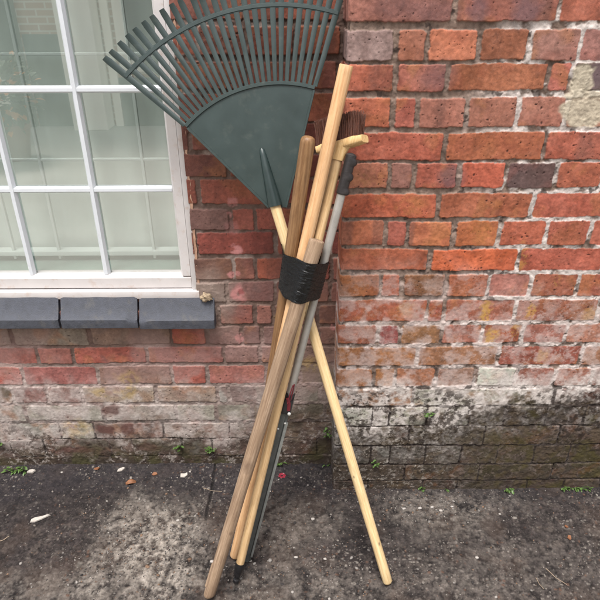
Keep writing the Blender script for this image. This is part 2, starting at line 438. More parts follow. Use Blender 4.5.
def brick_field(U, Z, zj, courses, seed, ztight):
    """returns brick mask, height (m, outwards), colour, per-brick random"""
    wob = (fbm(U, Z, 0.16, 2, seed + 1) - 0.5) * 0.007
    Zw = Z + wob
    ci = np.clip(np.searchsorted(zj, Zw) - 1, 0, len(courses) - 1)
    hb = 0.0054 + 0.0016 * RNG.standard_normal(len(zj)).clip(-1.2, 1.5)
    tight = 1 - .55 * (1 - sst(ztight - .06, ztight + .04, zj)); hb = hb * tight
    dz = np.minimum(Zw - zj[ci] - hb[ci], zj[ci + 1] - Zw - hb[np.minimum(ci + 1, len(zj) - 1)])
    dx = np.full(U.shape, 1.0); col = np.zeros(U.shape + (3,)); bid = np.zeros(U.shape, np.int64)
    Uw = U + (fbm(U * 0.6 + 9, Z, 0.05, 2, seed + 2) - 0.5) * 0.006
    for c in range(len(courses)):
        m = ci == c
        if not m.any(): continue
        xs, cs = courses[c]
        u = Uw[m]
        k = np.searchsorted(xs, u)
        xl = np.concatenate([[-9], xs])[k]; xr = np.concatenate([xs, [9]])[k]
        hx = 0.0046 + 0.0022 * _hash(np.arange(len(xs) + 1), np.full(len(xs) + 1, c), seed)
        hx = hx * tight[c]
        dx[m] = np.minimum(u - xl - hx[np.maximum(k - 1, 0)], xr - u - hx[np.minimum(k, len(xs))])
        col[m] = cs[np.minimum(k, len(cs) - 1)]
        bid[m] = c * 64 + k
    r = 0.005
    qx = np.maximum(r - dx, 0); qz = np.maximum(r - dz, 0)
    d = r - np.sqrt(qx * qx + qz * qz)
    d = d + (fbm(U, Z, 0.026, 4, seed + 3, .6) - 0.5) * 0.0070 + (fbm(U, Z, 0.005, 2, seed + 4) - 0.5) * 0.0028
    b = sst(-0.0008, 0.0014, d)
    bh = sst(-0.0018, 0.0018, d)
    r1 = _hash(bid, bid * 0 + 3, seed); r2 = _hash(bid, bid * 0 + 5, seed); r3 = _hash(bid, bid * 0 + 7, seed); r4 = _hash(bid, bid * 0 + 9, seed)
    rough = fbm(U, Z, 0.03, 4, seed + 5) - 0.5
    fine = fbm(U, Z, 0.007, 2, seed + 6) - 0.5
    brick_h = (r1 - 0.5) * 0.003 + (r2 - 0.5) * 0.002 * np.clip(dx * 20, -1, 1) + rough * 0.0020 + fine * 0.0010
    mdep = -0.0042 + (fbm(U, Z, 0.25, 2, seed + 7) - 0.5) * 0.006 + (fbm(U, Z, 0.012, 3, seed + 8) - 0.5) * 0.0050
    # inside-brick colour
    n1 = fbm(U, Z, 0.05, 4, seed + 10); n2 = fbm(U * 1.0, Z * 0.5, 0.022, 3, seed + 11); n3 = fbm(U, Z, 0.010, 3, seed + 12)
    band = vnoise(U * 26 + r3 * 50, bid * 0.37, seed + 13)
    lum = 1 + (n1 - 0.5) * 0.75 + (n2 - 0.5) * 0.4 + (n3 - 0.5) * 0.5
    col = col * lum[..., None]
    warm = lin((188, 112, 58), KW); dark = lin((110, 74, 72), KW); red = lin((172, 76, 62), KW)
    col = mix(col, warm, 0.42 * sst(0.52, 0.74, fbm(U + 5, Z, 0.045, 3, seed + 14)) * sst(0.25, 0.75, r4))
    col = mix(col, dark, 0.50 * sst(0.62, 0.9, band) * sst(0.55, 0.8, r2))
    col = mix(col, red, 0.20 * sst(0.5, 0.7, fbm(U - 3, Z + 8, 0.06, 3, seed + 15)) * sst(0.3, 0.7, r3))
    gry = col.mean(-1, keepdims=True); col = col + (gry - col) * (.10 + .12 * n1[..., None])
    col = col * np.array([.97, 1.09, .98])
    col = col * (.74 + .52 * fbm(U, Z, .0055, 2, seed + 18, .6))[..., None]
    pit = np.maximum(spots(U, Z, .011, .09, .0006, .0028, seed + 16), spots(U, Z, .006, .10, .0004, .0012, seed + 26)) * sst(0.25, 0.55, r1 * .5 + .5 * fbm(U, Z, 0.10, 2, seed + 17))
    col = mix(col, lin((62, 44, 42), KW), 0.8 * pit)
    brick_h = brick_h - 0.0016 * pit
    return dict(b=b, bh=bh, bheight=brick_h, mheight=mdep, col=col, d=d, bid=bid, r1=r1)

def seg(a, b, s): return np.arange(a, b, s)

def blob(U, Z, D, px, py, rx, ry, seed, soft=0.25, warp=0.5):
    """noisy patch round a wall spot, radii given in photograph pixels"""
    p = at(px, py, D); s = (at(px + 1, py, D) - p).length; q = abs(at(px, py + 1, D).z - p.z)
    ex = (U - p.x) / (rx * s); ez = (Z - p.z) / (ry * q)
    r = np.sqrt(ex * ex + ez * ez) + (fbm(U, Z, max(rx * s * 0.9, .008), 4, seed) - 0.5) * 2 * warp
    return 1 - sst(1 - soft, 1 + soft, r)

def zrow(y, D, x=420): return at(x, y, D).z

# ------------------------------------------------------------------ brick wall (thing): wall face, pier, window, sill
wall = empty('brick_wall', (0, DR, 0))
tag(wall, 'old red brick house wall with projecting pier and white window, stained grey near the ground', 'wall')

def place(o):             # world-space mesh under the wall's empty
    o.location = (0, -DR, 0); return o

# --- recessed face
YF = DR + 0.004
WXR = at(182.6, 127, YF).x + 0.001     # right outer edge of the window frame
WZB = at(100, 297.5, YF).z             # its bottom edge
WXL, WZT = WXR - 1.36, WZB + 1.30
zjR, cR = course_table(R_J, R_C, DR, 220, -1.95, 0.2, 2.7)
xs = np.concatenate([seg(-1.9, -1.08, 0.02), seg(-1.08, 0.128, 0.00155)])
zs = np.concatenate([seg(-0.03, 0.0, 0.004), seg(0.0, 1.52, 0.00155), seg(1.52, 2.7, 0.02)])
Z, U = np.meshgrid(zs, xs, indexing='ij')
fR = brick_field(U, Z, zjR, cR, 3, at(220, 425, DR).z)
zr = lambda y: zrow(y, DR, 220)
b, bh, col = fR['b'], fR['bh'], fR['col']
hm, hbk = fR['mheight'], fR['bheight']
nA = fbm(U, Z, 0.09, 5, 61); nB = fbm(U, Z, 0.03, 5, 62); nC = fbm(U, Z, 0.35, 4, 63); nD = fbm(U, Z, 0.011, 3, 64)
nG = fbm(U, Z, 0.006, 2, 65, .6)
low = 1 - sst(zr(400), zr(318), Z + (nC - .5) * .16)          # 1 near the ground
mort = mix(np.zeros(U.shape + (3,)) + lin((108, 88, 78), KW), lin((150, 134, 126), KW), sst(.2, .8, low))
mort = mort * (0.6 + 0.8 * nB)[..., None] * (0.75 + 0.5 * nD)[..., None]
mort = mix(mort, lin((176, 160, 150), KW), 0.75 * sst(.55, .72, nA))
c = mix(mort, col, b)
# grey film over bricks, thickening downwards
film = lin((172, 140, 134), KW)
famt = np.clip(0.22 * sst(zr(262), zr(330), Z) * 0 + 0.42 * (1 - sst(zr(355), zr(262), Z)) * sst(.42, .66, nA) + 0.10, 0, 1)
c = mix(c, film, famt)
white = lin((208, 198, 192), KW)
wamt = (1 - sst(zr(398), zr(366), Z + (nC - .5) * .10)) * sst(zr(452), zr(436), Z + (nA - .5) * .08 + (nB - .5) * .08) * sst(.34, .62, nB * .6 + nA * .4)
wamt = wamt * (1 - 0.65 * sst(at(235, 420, DR).x, at(290, 420, DR).x, U))
c = mix(c, white * (0.40 + 0.7 * nD + .5 * nG)[..., None], 0.58 * wamt * sst(.30, .58, nB * .5 + nA * .5))
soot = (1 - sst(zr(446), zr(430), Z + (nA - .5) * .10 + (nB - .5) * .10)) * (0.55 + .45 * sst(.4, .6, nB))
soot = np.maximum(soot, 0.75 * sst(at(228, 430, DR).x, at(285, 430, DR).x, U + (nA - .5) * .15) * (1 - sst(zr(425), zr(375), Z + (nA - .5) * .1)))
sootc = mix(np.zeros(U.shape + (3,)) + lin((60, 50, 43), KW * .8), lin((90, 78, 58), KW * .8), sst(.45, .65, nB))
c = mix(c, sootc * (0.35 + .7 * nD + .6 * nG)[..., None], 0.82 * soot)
gru = sst(.52, .62, fbm(U, Z, .024, 6, 53, .72)) * sst(.42, .58, fbm(U + 2, Z, .14, 3, 54)) * (1 - sst(zr(440), zr(410), Z))
c = mix(c, lin((70, 56, 48), KW) * (.6 + .8 * nD)[..., None], .8 * gru)
c = mix(c, lin((44, 37, 33), KW), .8 * (1 - b) * (1 - sst(zr(432), zr(405), Z + (nA - .5) * .1)) * sst(.35, .55, nB))
basal = 1 - sst(zr(459), zr(452), Z + (nB - .5) * .012)
c = mix(c, lin((66, 56, 48), KW) * (.6 + .8 * nC * .5 + .4 * nD)[..., None], .7 * basal)
spk = sst(.56, .66, fbm(U, Z, .010, 4, 66, .8)) * (1 - sst(zr(420), zr(380), Z)) * sst(.4, .6, nA)
c = mix(c, lin((182, 172, 164), KW), .65 * spk)
# duller, darker mottling on the upper brick faces
gr = 0.35 * sst(.4, .7, nA) * sst(zr(330), zr(250), Z)
c = mix(c, lin((92, 62, 58), KW), gr * b)
# pale mortar smear round the sill end
sm = blob(U, Z, DR, 214, 300, 26, 24, 71, .5, .6)
c = mix(c, lin((158, 140, 130), KW), .75 * sm)
# pink paint dabs
for i, (px, py, r, a) in enumerate([(236, 249, 5.5, .95), (238.5, 293.5, 7.5, .8), (240, 338, 4.5, .55), (232.5, 202, 4.5, .55), (228.5, 215, 3, .6), (231, 275, 3.6, .75), (238, 274, 2.6, .6), (333, 328, 3, .7), (232, 228, 7, .25)]):
    c = mix(c, lin((218, 150, 146), .70), a * blob(U, Z, DR, px, py, r, r * 1.05, 80 + i, .3, .5) * sst(.25, .5, nB * .5 + nD * .5))
c = mix(c, lin((150, 50, 52), .7), .5 * blob(U, Z, DR, 241, 292, 3, 3, 95, .3, .5))
for i, (px, py, rx, ry, a) in enumerate([(99, 392, 11, 5, .6), (126, 392, 9, 5, .5), (128, 376, 14, 6, .4), (312, 362, 16, 7, .45), (282, 330, 6, 22, .35), (75, 428, 12, 8, .4)]):
    c = mix(c, lin((190, 160, 92), KW), a * blob(U, Z, DR, px, py, rx, ry, 100 + i, .5, .9) * sst(.36, .56, nB * .5 + nD * .5))
for i, (px, py, rx, ry, a) in enumerate([(112, 410, 9, 5, .8), (105, 429, 8, 5, .9), (128, 429, 7, 5, .8), (75, 450, 16, 4, .7), (150, 447, 14, 5, .5)]):
    c = mix(c, lin((104, 72, 66), KW), a * blob(U, Z, DR, px, py, rx, ry, 120 + i, .3, .6))
moss = (1 - sst(zr(470), zr(440), Z + (nA - .5) * .1)) * sst(.5, .64, fbm(U, Z, .05, 4, 68))
c = mix(c, lin((84, 84, 46), KW), .55 * moss)
hm = hm + 0.0035 * np.clip(low, 0, 1)
h = hm * (1 - bh) + hbk * bh
h = h + 0.0016 * wamt * (nB - .3) + sm * (0.004 * nB) + .0035 * soot * (nD - .5)
P = np.stack([U, DR - h, Z], -1)
xc_ = (xs[:-1] + xs[1:]) / 2; zc_ = (zs[:-1] + zs[1:]) / 2
inside = ((xc_ > WXL + .004) & (xc_ < WXR - .004))[None, :] & ((zc_ > WZB + .001) & (zc_ < WZT - .004))[:, None]
place(link('wall_face', grid_mesh('wall_face', P, c, ~inside), M['brick'], wall))
del U, Z, P, c, fR, b, bh, col, hm, hbk, nA, nB, nC, nD, low, mort, famt, wamt, soot, sootc, spk, gr, sm, moss, h

# --- core behind the face (closes the wall round the window)
bm = bmesh.new()
y0, y1 = DR + 0.016, DR + 0.26
add_box(bm, (WXR + .0, y0, 0), (1.6, y1, 2.7)); add_box(bm, (-1.9, y0, 0), (WXL, y1, 2.7))
add_box(bm, (WXL + .001, y0, -.02), (WXR - .001, y1, WZB - .03)); add_box(bm, (WXL + .001, y0, WZT), (WXR - .001, y1, 2.7))
add_box(bm, (-1.9, y1 + .002, 0), (1.6, y1 + .05, 2.7))
place(from_bm('wall_core', bm, M['core'], wall))

# --- pier, unwrapped round its corner (s < 0 is the narrow side face)
zjP, cP = course_table(P_J, P_C, DP, 420, -5, 1.6, 2.7, start=1)
ss = np.concatenate([seg(-0.14, 0.0, 0.0016), seg(0.0, 0.90, 0.00155), seg(0.90, 1.45, 0.02)])
Z, S = np.meshgrid(zs, ss, indexing='ij')
U = S + XC
for k in range(len(cP)):
    x_, c_ = cP[k]
    n_ = (x_ > XC + .03).argmax()
    cP[k] = (x_[n_:], c_[n_:])                     # first brick starts at the corner
f = brick_field(U, Z, zjP, cP, 8, at(420, 408, DP).z)
zp = lambda y: zrow(y, DP, 420)
xp = lambda x, y=300: at(x, y, DP).x
b, bh, col, hm, hbk = f['b'], f['bh'], f['col'], f['mheight'], f['bheight']
nA = fbm(U, Z, 0.09, 5, 31); nB = fbm(U, Z, 0.03, 5, 32); nC = fbm(U, Z, 0.35, 4, 33); nD = fbm(U, Z, 0.010, 3, 34)
right = sst(xp(430), xp(500), U + (nC - .5) * .25)
mort = np.zeros(U.shape + (3,)) + lin((136, 116, 104), KW)
mort = mort * (0.62 + 0.76 * nB)[..., None] * (0.4 + 1.2 * nD)[..., None]
wm = np.clip(right * sst(.33, .50, nB) + 0.9 * sst(zp(300), zp(345), Z) * 0 + .7 * (1 - sst(zp(330), zp(280), Z)) * sst(.36, .55, nB), 0, 1)
mort = mix(mort, lin((226, 216, 210), .74) * (0.4 + 1.1 * nD)[..., None], .76 * wm)
mort = mix(mort, lin((64, 54, 50), KW), .8 * sst(.70, .76, fbm(U, Z, .02, 3, 41)))
c = mix(mort, col, b)
# white efflorescence on brick faces
nG = fbm(U, Z, 0.006, 2, 36, .6)
top_ = 1 - sst(zp(330), zp(262), Z + (nA - .5) * .1 + (right - .6) * .08)
sp = np.maximum(.7 * sst(.54, .66, fbm(U, Z, .013, 5, 42, .78)), .9 * spots(U, Z, .009, .25, .0006, .0022, 49)) * np.clip(.07 + top_ * (.42 + .58 * right), 0, 1)
c = mix(c, lin((214, 190, 182), .74), .55 * sp)
edge = (1 - sst(.001, .012, f['d'])) * sst(.4, .6, nB) * top_
c = mix(c, lin((214, 196, 190), .74), .6 * edge)
# the white band
lowx = sst(xp(540, 410), xp(460, 410), U + (nC - .5) * .20)
band = (1 - sst(zp(396), zp(376), Z + (nA - .5) * .10 - (1 - lowx) * .02)) * sst(zp(472), zp(436), Z + (nA - .5) * .10 + (nD - .5) * .05 + (lowx - 1) * .13)
wa = band * sst(.32, .56, nB * .40 + nD * .25 + nG * .15 + nA * .20)
c = mix(c, lin((214, 206, 200), .76) * (0.50 + .6 * nD + .4 * nG)[..., None], .84 * wa)
# dark growth low down, stronger to the right
pb = .7 + .6 * _hash(f['bid'], f['bid'] * 0 + 11, 3)
dk = (1 - sst(zp(422), zp(400), Z + (nA - .5) * .10 + (nB - .5) * .12 + (nD - .5) * .06 + (.62 - sst(xp(400, 430), xp(540, 430), U)) * .13))
gru = sst(.50, .62, fbm(U, Z, .024, 6, 50, .72)) * sst(.40, .58, fbm(U + 2, Z, .16, 3, 51)) * (1 - sst(zp(396), zp(384), Z)) * sst(zp(470), zp(440), Z)
c = mix(c, lin((58, 47, 40), KW) * (.6 + .8 * nD)[..., None], .85 * gru)
dk = dk * (0.62 + .38 * sst(.38, .6, nB))
dkc = mix(np.zeros(U.shape + (3,)) + lin((46, 35, 30), KW * .58), lin((86, 70, 48), KW * .62), sst(.42, .66, nB))
c = mix(c, dkc * ((.30 + .8 * nD + .6 * nG) * (pb * b + (1 - b)))[..., None], np.clip(.90 * dk, 0, 1))
c = mix(c, lin((92, 86, 36), KW * .7), .55 * sst(.5, .66, fbm(U, Z, .07, 4, 44)) * dk * sst(xp(440, 440), xp(540, 440), U))
sk = sst(.58, .64, fbm(U, Z, .014, 3, 45)) * sst(.45, .6, fbm(U, Z, .08, 3, 46)) * (1 - sst(zp(395), zp(375), Z))
c = mix(c, lin((52, 44, 38), KW), .6 * sk * (1 - sst(zp(395), zp(388), Z)))
wsp = np.maximum(sst(.58, .67, fbm(U, Z, .016, 5, 47, .78)), spots(U, Z, .008, .22, .0006, .002, 57)) * dk * sst(xp(520, 440), xp(400, 440), U)
c = mix(c, lin((190, 182, 172), KW), .6 * wsp)
jd = (1 - b) * (1 - sst(zp(418), zp(388), Z))
c = mix(c, lin((44, 36, 32), KW), .86 * jd * sst(.3, .5, nA + .25 * (1 - wa)))
jg = (1 - b) * sst(.60, .66, fbm(U, Z, .03, 3, 48)) * (1 - sst(zp(395), zp(330), Z))
c = mix(c, lin((60, 50, 46), KW), .8 * jg)
# yellow patches
for i, (px, py, rx, ry, a) in enumerate([(486, 312, 5, 11, .85), (531, 312, 4, 8, .75), (491.5, 337, 7, 7, .85), (515.6, 331, 4, 9, .55), (522, 258, 5, 14, .5), (410, 205, 10, 10, .16), (368, 180, 14, 9, .14), (542, 358, 5, 8, .4), (556, 282, 4, 6, .4), (486, 232, 16, 10, .16), (405, 310, 10, 8, .22), (590, 312, 8, 9, .4)]):
    c = mix(c, lin((212, 166, 84), .70), a * .85 * blob(U, Z, DP, px, py, rx, ry, 140 + i, .5, .9) * b * sst(.36, .56, nB * .6 + nG * .4))
# purple/grey burnt areas on the upper bricks
for i, (px, py, rx, ry, a) in enumerate([(478, 12, 10, 14, .6), (525, 10, 14, 16, .65), (440, 12, 22, 14, .3), (400, 8, 26, 12, .25), (440, 76, 16, 14, .4), (452, 176, 14, 12, .6), (598, 76, 12, 13, .75)]):
    c = mix(c, lin((112, 92, 98), .72), a * blob(U, Z, DP, px, py, rx, ry, 160 + i, .5, .45) * np.maximum(b, .2))
# cement patch at the far right
cem = np.maximum(blob(U, Z, DP, 581, 80, 13, 15, 180, .15, .6), blob(U, Z, DP, 586, 110, 22, 14, 181, .15, .6))
cem = np.maximum(cem, .9 * blob(U, Z, DP, 588, 96, 26, 5, 182, .2, .4)) * (1 - blob(U, Z, DP, 602, 76, 10, 11, 183, .2, .3))
c = mix(c, lin((200, 188, 166), .70) * (.45 + .6 * nD + .5 * nG)[..., None], .93 * cem)
h = hm * (1 - bh) + hbk * bh
h = h * (1 - .8 * cem) + cem * (-.0012 + (nB - .5) * .003 + (nG - .5) * .002)
h = h + .0018 * wa * (nB - .3) + .0035 * dk * (nD - .5) + .003 * (1 - bh) * wm
rnd = np.clip(1 - np.abs(S) / 0.007, 0, 1)
h = h - 0.0035 * rnd ** 1.6 - .0030 * np.clip(1 - np.abs(S) / .012, 0, 1) * sst(.5, .7, nB)
ang = np.where(S < 0, 1.0, 0.0) + 0.5 * rnd * np.where(S < 0, -1, 1)      # 0 front, 1 side
ca, sa = np.cos(ang * math.pi / 2), np.sin(ang * math.pi / 2)
BX = np.where(S < 0, XC, U); BY = np.where(S < 0, DP - S, DP)
P = np.stack([BX - h * sa, BY - h * ca, Z], -1)
place(link('brick_pier', grid_mesh('brick_pier', P, c), M['brick'], wall))
del U, Z, P, c, f, S, b, bh, col, hm, hbk, nA, nB, nC, nD, right, mort, wm, top_, sp, edge, band, wa, dk, dkc, sk, wsp, jd, jg, cem, h, rnd, ang, ca, sa, BX, BY, lowx

# --- window
bm = bmesh.new()
GXR = at(164.0, 113, YF + .02).x; GZB = at(100, 274.2, YF + .02).z
SXR = at(174.5, 113, YF).x; SZB = at(100, 289.3, YF).z
GXL, GZT = WXL + (WXR - GXR), WZT - .06
add_box(bm, (SXR, YF, SZB - .002), (WXR, YF + .07, WZT), .003)            # outer frame
add_box(bm, (WXL, YF, SZB - .002), (WXL + (WXR - SXR), YF + .07, WZT), .003)
add_box(bm, (WXL, YF - .012, WZB), (WXR + .004, YF + .07, SZB - .0025), .003)  # bottom member, proud
add_box(bm, (WXL + .012, YF + .001, WZT - .035), (WXR - .012, YF + .068, WZT - .001), .003)
win = place(from_bm('window', bm, M['frame'], wall, 40))
win['label'] = 'white framed window with white glazing bars above a dark brick sill'
def sub(o): return o
bm = bmesh.new()
def chamfer_rail(bm, a, b_, horizontal):      # rail with a sloping inner edge towards the glass
    pass
yS = YF + .006
# right stile / left stile: trapezoid section
def stile(bm, xo, xi, z0, z1):
    s = 1 if xi > xo else -1
    sec = [(xo, yS), (xi - s * .007, yS), (xi, yS + .013), (xi, yS + .045), (xo, yS + .045)]
    add_loft(bm, [[Vector((x, y, z0)) for x, y in sec], [Vector((x, y, z1)) for x, y in sec]])
def rail(bm, zo, zi, x0, x1):
    s = 1 if zi > zo else -1
    sec = [(zo, yS), (zi - s * .007, yS), (zi, yS + .013), (zi, yS + .045), (zo, yS + .045)]
    add_loft(bm, [[Vector((x0, y, z)) for z, y in sec], [Vector((x1, y, z)) for z, y in sec]])
stile(bm, SXR - .0015, GXR, GZB, GZT); stile(bm, WXL + (WXR - SXR) + .0015, GXL, GZB, GZT)
rail(bm, SZB + .0015, GZB, WXL + (WXR - SXR) + .0015, SXR - .0015); rail(bm, WZT - .0365, GZT, WXL + (WXR - SXR) + .0015, SXR - .0015)
from_bm('sash', bm, M['frame'], win)
YB = YF + .016                                  # front of the glazing bars
vx = [at(74, 90, YB).x]; pitch = at(169, 190, YB).x - at(90.5, 190, YB).x
pitch = vx[0] - at(8, 190, YB).x if False else (vx[0] - (at(1.5, 150, YB).x))
def bar_section(c, hw): return [(c - hw, .009), (c - hw * .45, 0.0), (c + hw * .45, 0.0), (c + hw, .009), (c + hw, .013), (c - hw, .013)]
hw = .0098
zb_ = [at(70, 90, YB).z, at(70, 190.5, YB).z]
dzb = zb_[0] - zb_[1]
zb_ = [zb_[1], zb_[0], zb_[0] + dzb, zb_[0] + 2 * dzb]
xv = [vx[0] - k * pitch for k in range(0, 7) if vx[0] - k * pitch > GXL + .05]
for x in xv:
    bm = bmesh.new()
    sec = bar_section(x, hw)
    add_loft(bm, [[Vector((a, YB + d, GZB + .0005)) for a, d in sec], [Vector((a, YB + d, GZT - .0005)) for a, d in sec]])
    from_bm('glazing_bar', bm, M['bar'], win)
for z in zb_:
    if z > GZT - .05: continue
    bm = bmesh.new()
    sec = bar_section(z, hw * .92)
    add_loft(bm, [[Vector((GXL + .0005, YB + .0012 + d, a)) for a, d in sec], [Vector((GXR - .0005, YB + .0012 + d, a)) for a, d in sec]])
    from_bm('glazing_bar', bm, M['bar'], win)
YG = YB + .0165
bm = bmesh.new()
vs = [bm.verts.new(p) for p in ((GXL - .004, YG, GZB - .004), (GXR + .004, YG, GZB - .004), (GXR + .004, YG, GZT + .004), (GXL - .004, YG, GZT + .004))]
me = bpy.data.meshes.new('glass_pane'); bm.faces.new(vs); bm.to_mesh(me); bm.free()
link('glass_pane', me, M['glass'], win)
# secondary window just behind, with its own thin bars
YI = YG + .10
bm = bmesh.new()
for (px, py) in ((8, 230), (54, 230), (103, 230), (151, 230)):
    x = at(px, py, YI).x
    add_box(bm, (x - .0042, YI, GZB - .0), (x + .0042, YI + .012, GZT), .002)
for k in range(1, 5):
    x = at(8, 230, YI).x - k * (at(54, 230, YI).x - at(8, 230, YI).x)
    add_box(bm, (x - .0042, YI, GZB), (x + .0042, YI + .012, GZT), .002)
z160 = at(80, 160, YI).z; z251 = at(80, 250.5, YI).z
for z in (z160, z160 + (z160 - z251) * 1.0, z160 + (z160 - z251) * 2):
    add_box(bm, (GXL, YI + .001, z - .004), (GXR + .03, YI + .011, z + .004), .002)
add_box(bm, (GXL, YI - .006, z251 - .016), (GXR + .03, YI + .03, z251), .003)
from_bm('inner_window', bm, M['innerbar'], win)
bm = bmesh.new()
add_box(bm, (GXL - .05, YG + .012, GZB - .02), (GXR + .05, YI + .09, GZB - .006), .002)
from_bm('inner_sill', bm, M['innersill'], win)
bm = bmesh.new()
ybl = YI + .055
n = 60
rings = []
for k in range(n + 1):
    x = GXL - .02 + (GXR - GXL + .06) * k / n
    yy = ybl + .006 * math.sin(k * 1.3) + .004 * math.sin(k * .47)
    rings.append([Vector((x, yy, GZB - .005)), Vector((x, yy, GZT + .03)), Vector((x, yy + .003, GZT + .03)), Vector((x, yy + .003, GZB - .005))])
add_loft(bm, rings)
from_bm('window_blind', bm, M['blind'], win, 60)
# sealant strip down the right side of the frame
bm = bmesh.new()
rings = []
for k in range(120):
    z = WZB + (WZT - WZB) * k / 119
    w = .0045 + .003 * random.random()
    rings.append([Vector((WXR - .001, YF + .006, z)), Vector((WXR - .001, YF - .0012 - .001 * random.random(), z)), Vector((WXR + w, YF - .003, z)), Vector((WXR + w + .002, YF + .012, z))])
add_loft(bm, rings)
from_bm('sealant', bm, M['sealant'], win, 80)

# --- sill: row of blue-grey sloping bricks
ZT = at(100, 297.8, DR - .008).z
edges = [(-9999, 57.5), (60, 136.5), (138.5, 213.5)]
yfront = DR - .042
zfront_top = at(100, 320.5, yfront).z
zfront_bot = at(100, 329.0, yfront).z
xw = (at(136.5, 312, DR - .03).x - at(60, 312, DR - .03).x)
sill_list = [(at(60, 312, DR - .03).x, at(136.8, 312, DR - .03).x), (at(138.6, 312, DR - .03).x, at(214, 312, DR - .03).x)]
x_r = at(57.6, 312, DR - .03).x
while x_r > WXL - .1:
    sill_list.insert(0, (x_r - xw, x_r)); x_r -= xw + .006
sill = empty('window_sill', (0, -DR, 0)); sill.parent = wall
bmS = bmesh.new()
for i, (xa, xb) in enumerate(sill_list):
    bm = bmesh.new()
    nx = 26
    rings = []
    tilt = random.uniform(-.003, .003)
    for k in range(nx + 1):
        t = k / nx
        x = xa + (xb - xa) * t
        e = min(t, 1 - t) * (xb - xa)
        rd = -.004 * max(0, 1 - e / .006) ** 2
        nz = lambda a: .0005 * math.sin(x * 60 + a * .5 + i) + random.uniform(-.00012, .00012)
        chip = -.006 * math.exp(-((t - (.93 if i % 2 else .05)) / .05) ** 2) * (1 if i > len(sill_list) - 3 else .4)
        sec = [(DR + .03, ZT + tilt + rd), (DR - .008, ZT + tilt + rd + nz(1)), ((DR + yfront) / 2, (ZT + zfront_top) / 2 + tilt + rd + nz(2)),
               (yfront + .006, zfront_top + .004 + tilt + rd + nz(3) + chip * .5), (yfront - rd * .5 - chip * .3, zfront_top - .001 + tilt + chip), (yfront - rd * .5, (zfront_top + zfront_bot) / 2 + tilt),
               (yfront + .001 - rd * .5, zfront_bot + tilt), (yfront + .006, zfront_bot - .003 + tilt), (DR + .03, zfront_bot - .003 + tilt)]
        rings.append([Vector((x, y, z)) for y, z in sec])
    add_loft(bm, rings)
    from_bm('sill_brick', bm, M['slate'], sill, 35)
bm = bmesh.new()                                   # mortar under and between the sill bricks
add_box(bm, (WXL - .1, DR - .020, zfront_bot + .002), (sill_list[-1][1] - .012, DR + .02, (ZT + zfront_top) / 2 - .012))
from_bm('sill_mortar', bm, M['core'], sill)
bm = bmesh.new()                                   # broken lump of buff mortar at the sill's end
bmesh.ops.create_icosphere(bm, subdivisions=3, radius=1)
pc = at(206.5, 297, DR - .012)
for v in bm.verts:
    q = v.co.copy(); k_ = 1 + .22 * math.sin(q.x * 5 + q.z * 4) + .15 * math.sin(q.y * 9 + q.z * 7)
    v.co = Vector((q.x * .017 * k_, q.y * .014 * k_, q.z * .012 * k_)) + pc
from_bm('mortar_lump', bm, M['buff'], sill, 50)

# ------------------------------------------------------------------ ground
gx = np.concatenate([-np.geomspace(60, 1.10, 40), seg(-1.06, 1.06, 0.0017), np.geomspace(1.10, 60, 40)])
gy = np.concatenate([-np.geomspace(60, 0.3, 40), seg(-.2, .92, .02), seg(.92, 1.56, .0016), np.array([1.6, 1.8])])
Y, X = np.meshgrid(gy, gx, indexing='ij')
nA = fbm(X, Y, .30, 5, 201); nB = fbm(X, Y, .06, 5, 202); nC = fbm(X, Y, .018, 4, 203); nD = fbm(X, Y, .007, 3, 204); nE = fbm(X + 3, Y, .12, 4, 205)
c = np.zeros(X.shape + (3,)) + lin((72, 64, 62), KG)
nF = fbm(X, Y, .010, 3, 209)
nH = fbm(X, Y, .0055, 2, 210, .6)
c = c * (.62 + .76 * nB)[..., None] * (.35 + 1.3 * nC)[..., None] * (.4 + 1.2 * nF)[..., None] * (.4 + 1.2 * nH)[..., None]
c = mix(c, lin((128, 116, 108), KG) * (.4 + 1.2 * nH)[..., None], .45 * sst(.53, .66, fbm(X, Y, .022, 5, 211, .65)))
c = mix(c, lin((112, 92, 80), KG), .35 * sst(.5, .7, fbm(X, Y, .10, 4, 212)))
def gblob(px, py, rx, ry, seed, soft=.3, warp=.5):
    p = on_ground(px, py); q = on_ground(px + rx, py); r = on_ground(px, py + ry)
    ex = (X - p.x) / abs(q.x - p.x); ey = (Y - p.y) / abs(r.y - p.y)
    rr = np.sqrt(ex * ex + ey * ey) + (fbm(X, Y, abs(q.x - p.x) * .8, 4, seed) - .5) * 2 * warp
    return 1 - sst(1 - soft, 1 + soft, rr)
dust = lin((205, 193, 180), KG)
dm = np.clip(.95 * gblob(148, 556, 46, 44, 1, .6, .7) + .45 * gblob(150, 512, 34, 22, 2, .6, .8) + .30 * gblob(40, 590, 60, 22, 3, .6, .8) + .25 * gblob(330, 590, 110, 24, 4, .7, .8) + .18 * gblob(500, 560, 90, 40, 5, .8, .9) + .35 * gblob(440, 510, 60, 16, 6, .8, .9) + .3 * gblob(285, 520, 40, 30, 7, .8, .8), 0, 1)
c = mix(c, dust * (.3 + 1.4 * nC)[..., None] * (.45 + .55 * nF + .55 * nH)[..., None], .85 * dm * sst(.30, .60, nB * .25 + nC * .35 + nF * .4))
drk = np.clip(gblob(60, 500, 90, 24, 11, .6, .8) + .7 * gblob(420, 545, 70, 25, 12, .7, .9) + .6 * gblob(250, 490, 60, 20, 13, .7, .9), 0, 1)
c = mix(c, lin((44, 38, 38), KG), .35 * drk)
edge = sst(1.30, 1.48, Y + (nE - .5) * .2)
c = mix(c, lin((64, 60, 66), KG) * (.6 + .8 * nC)[..., None], .5 * edge)
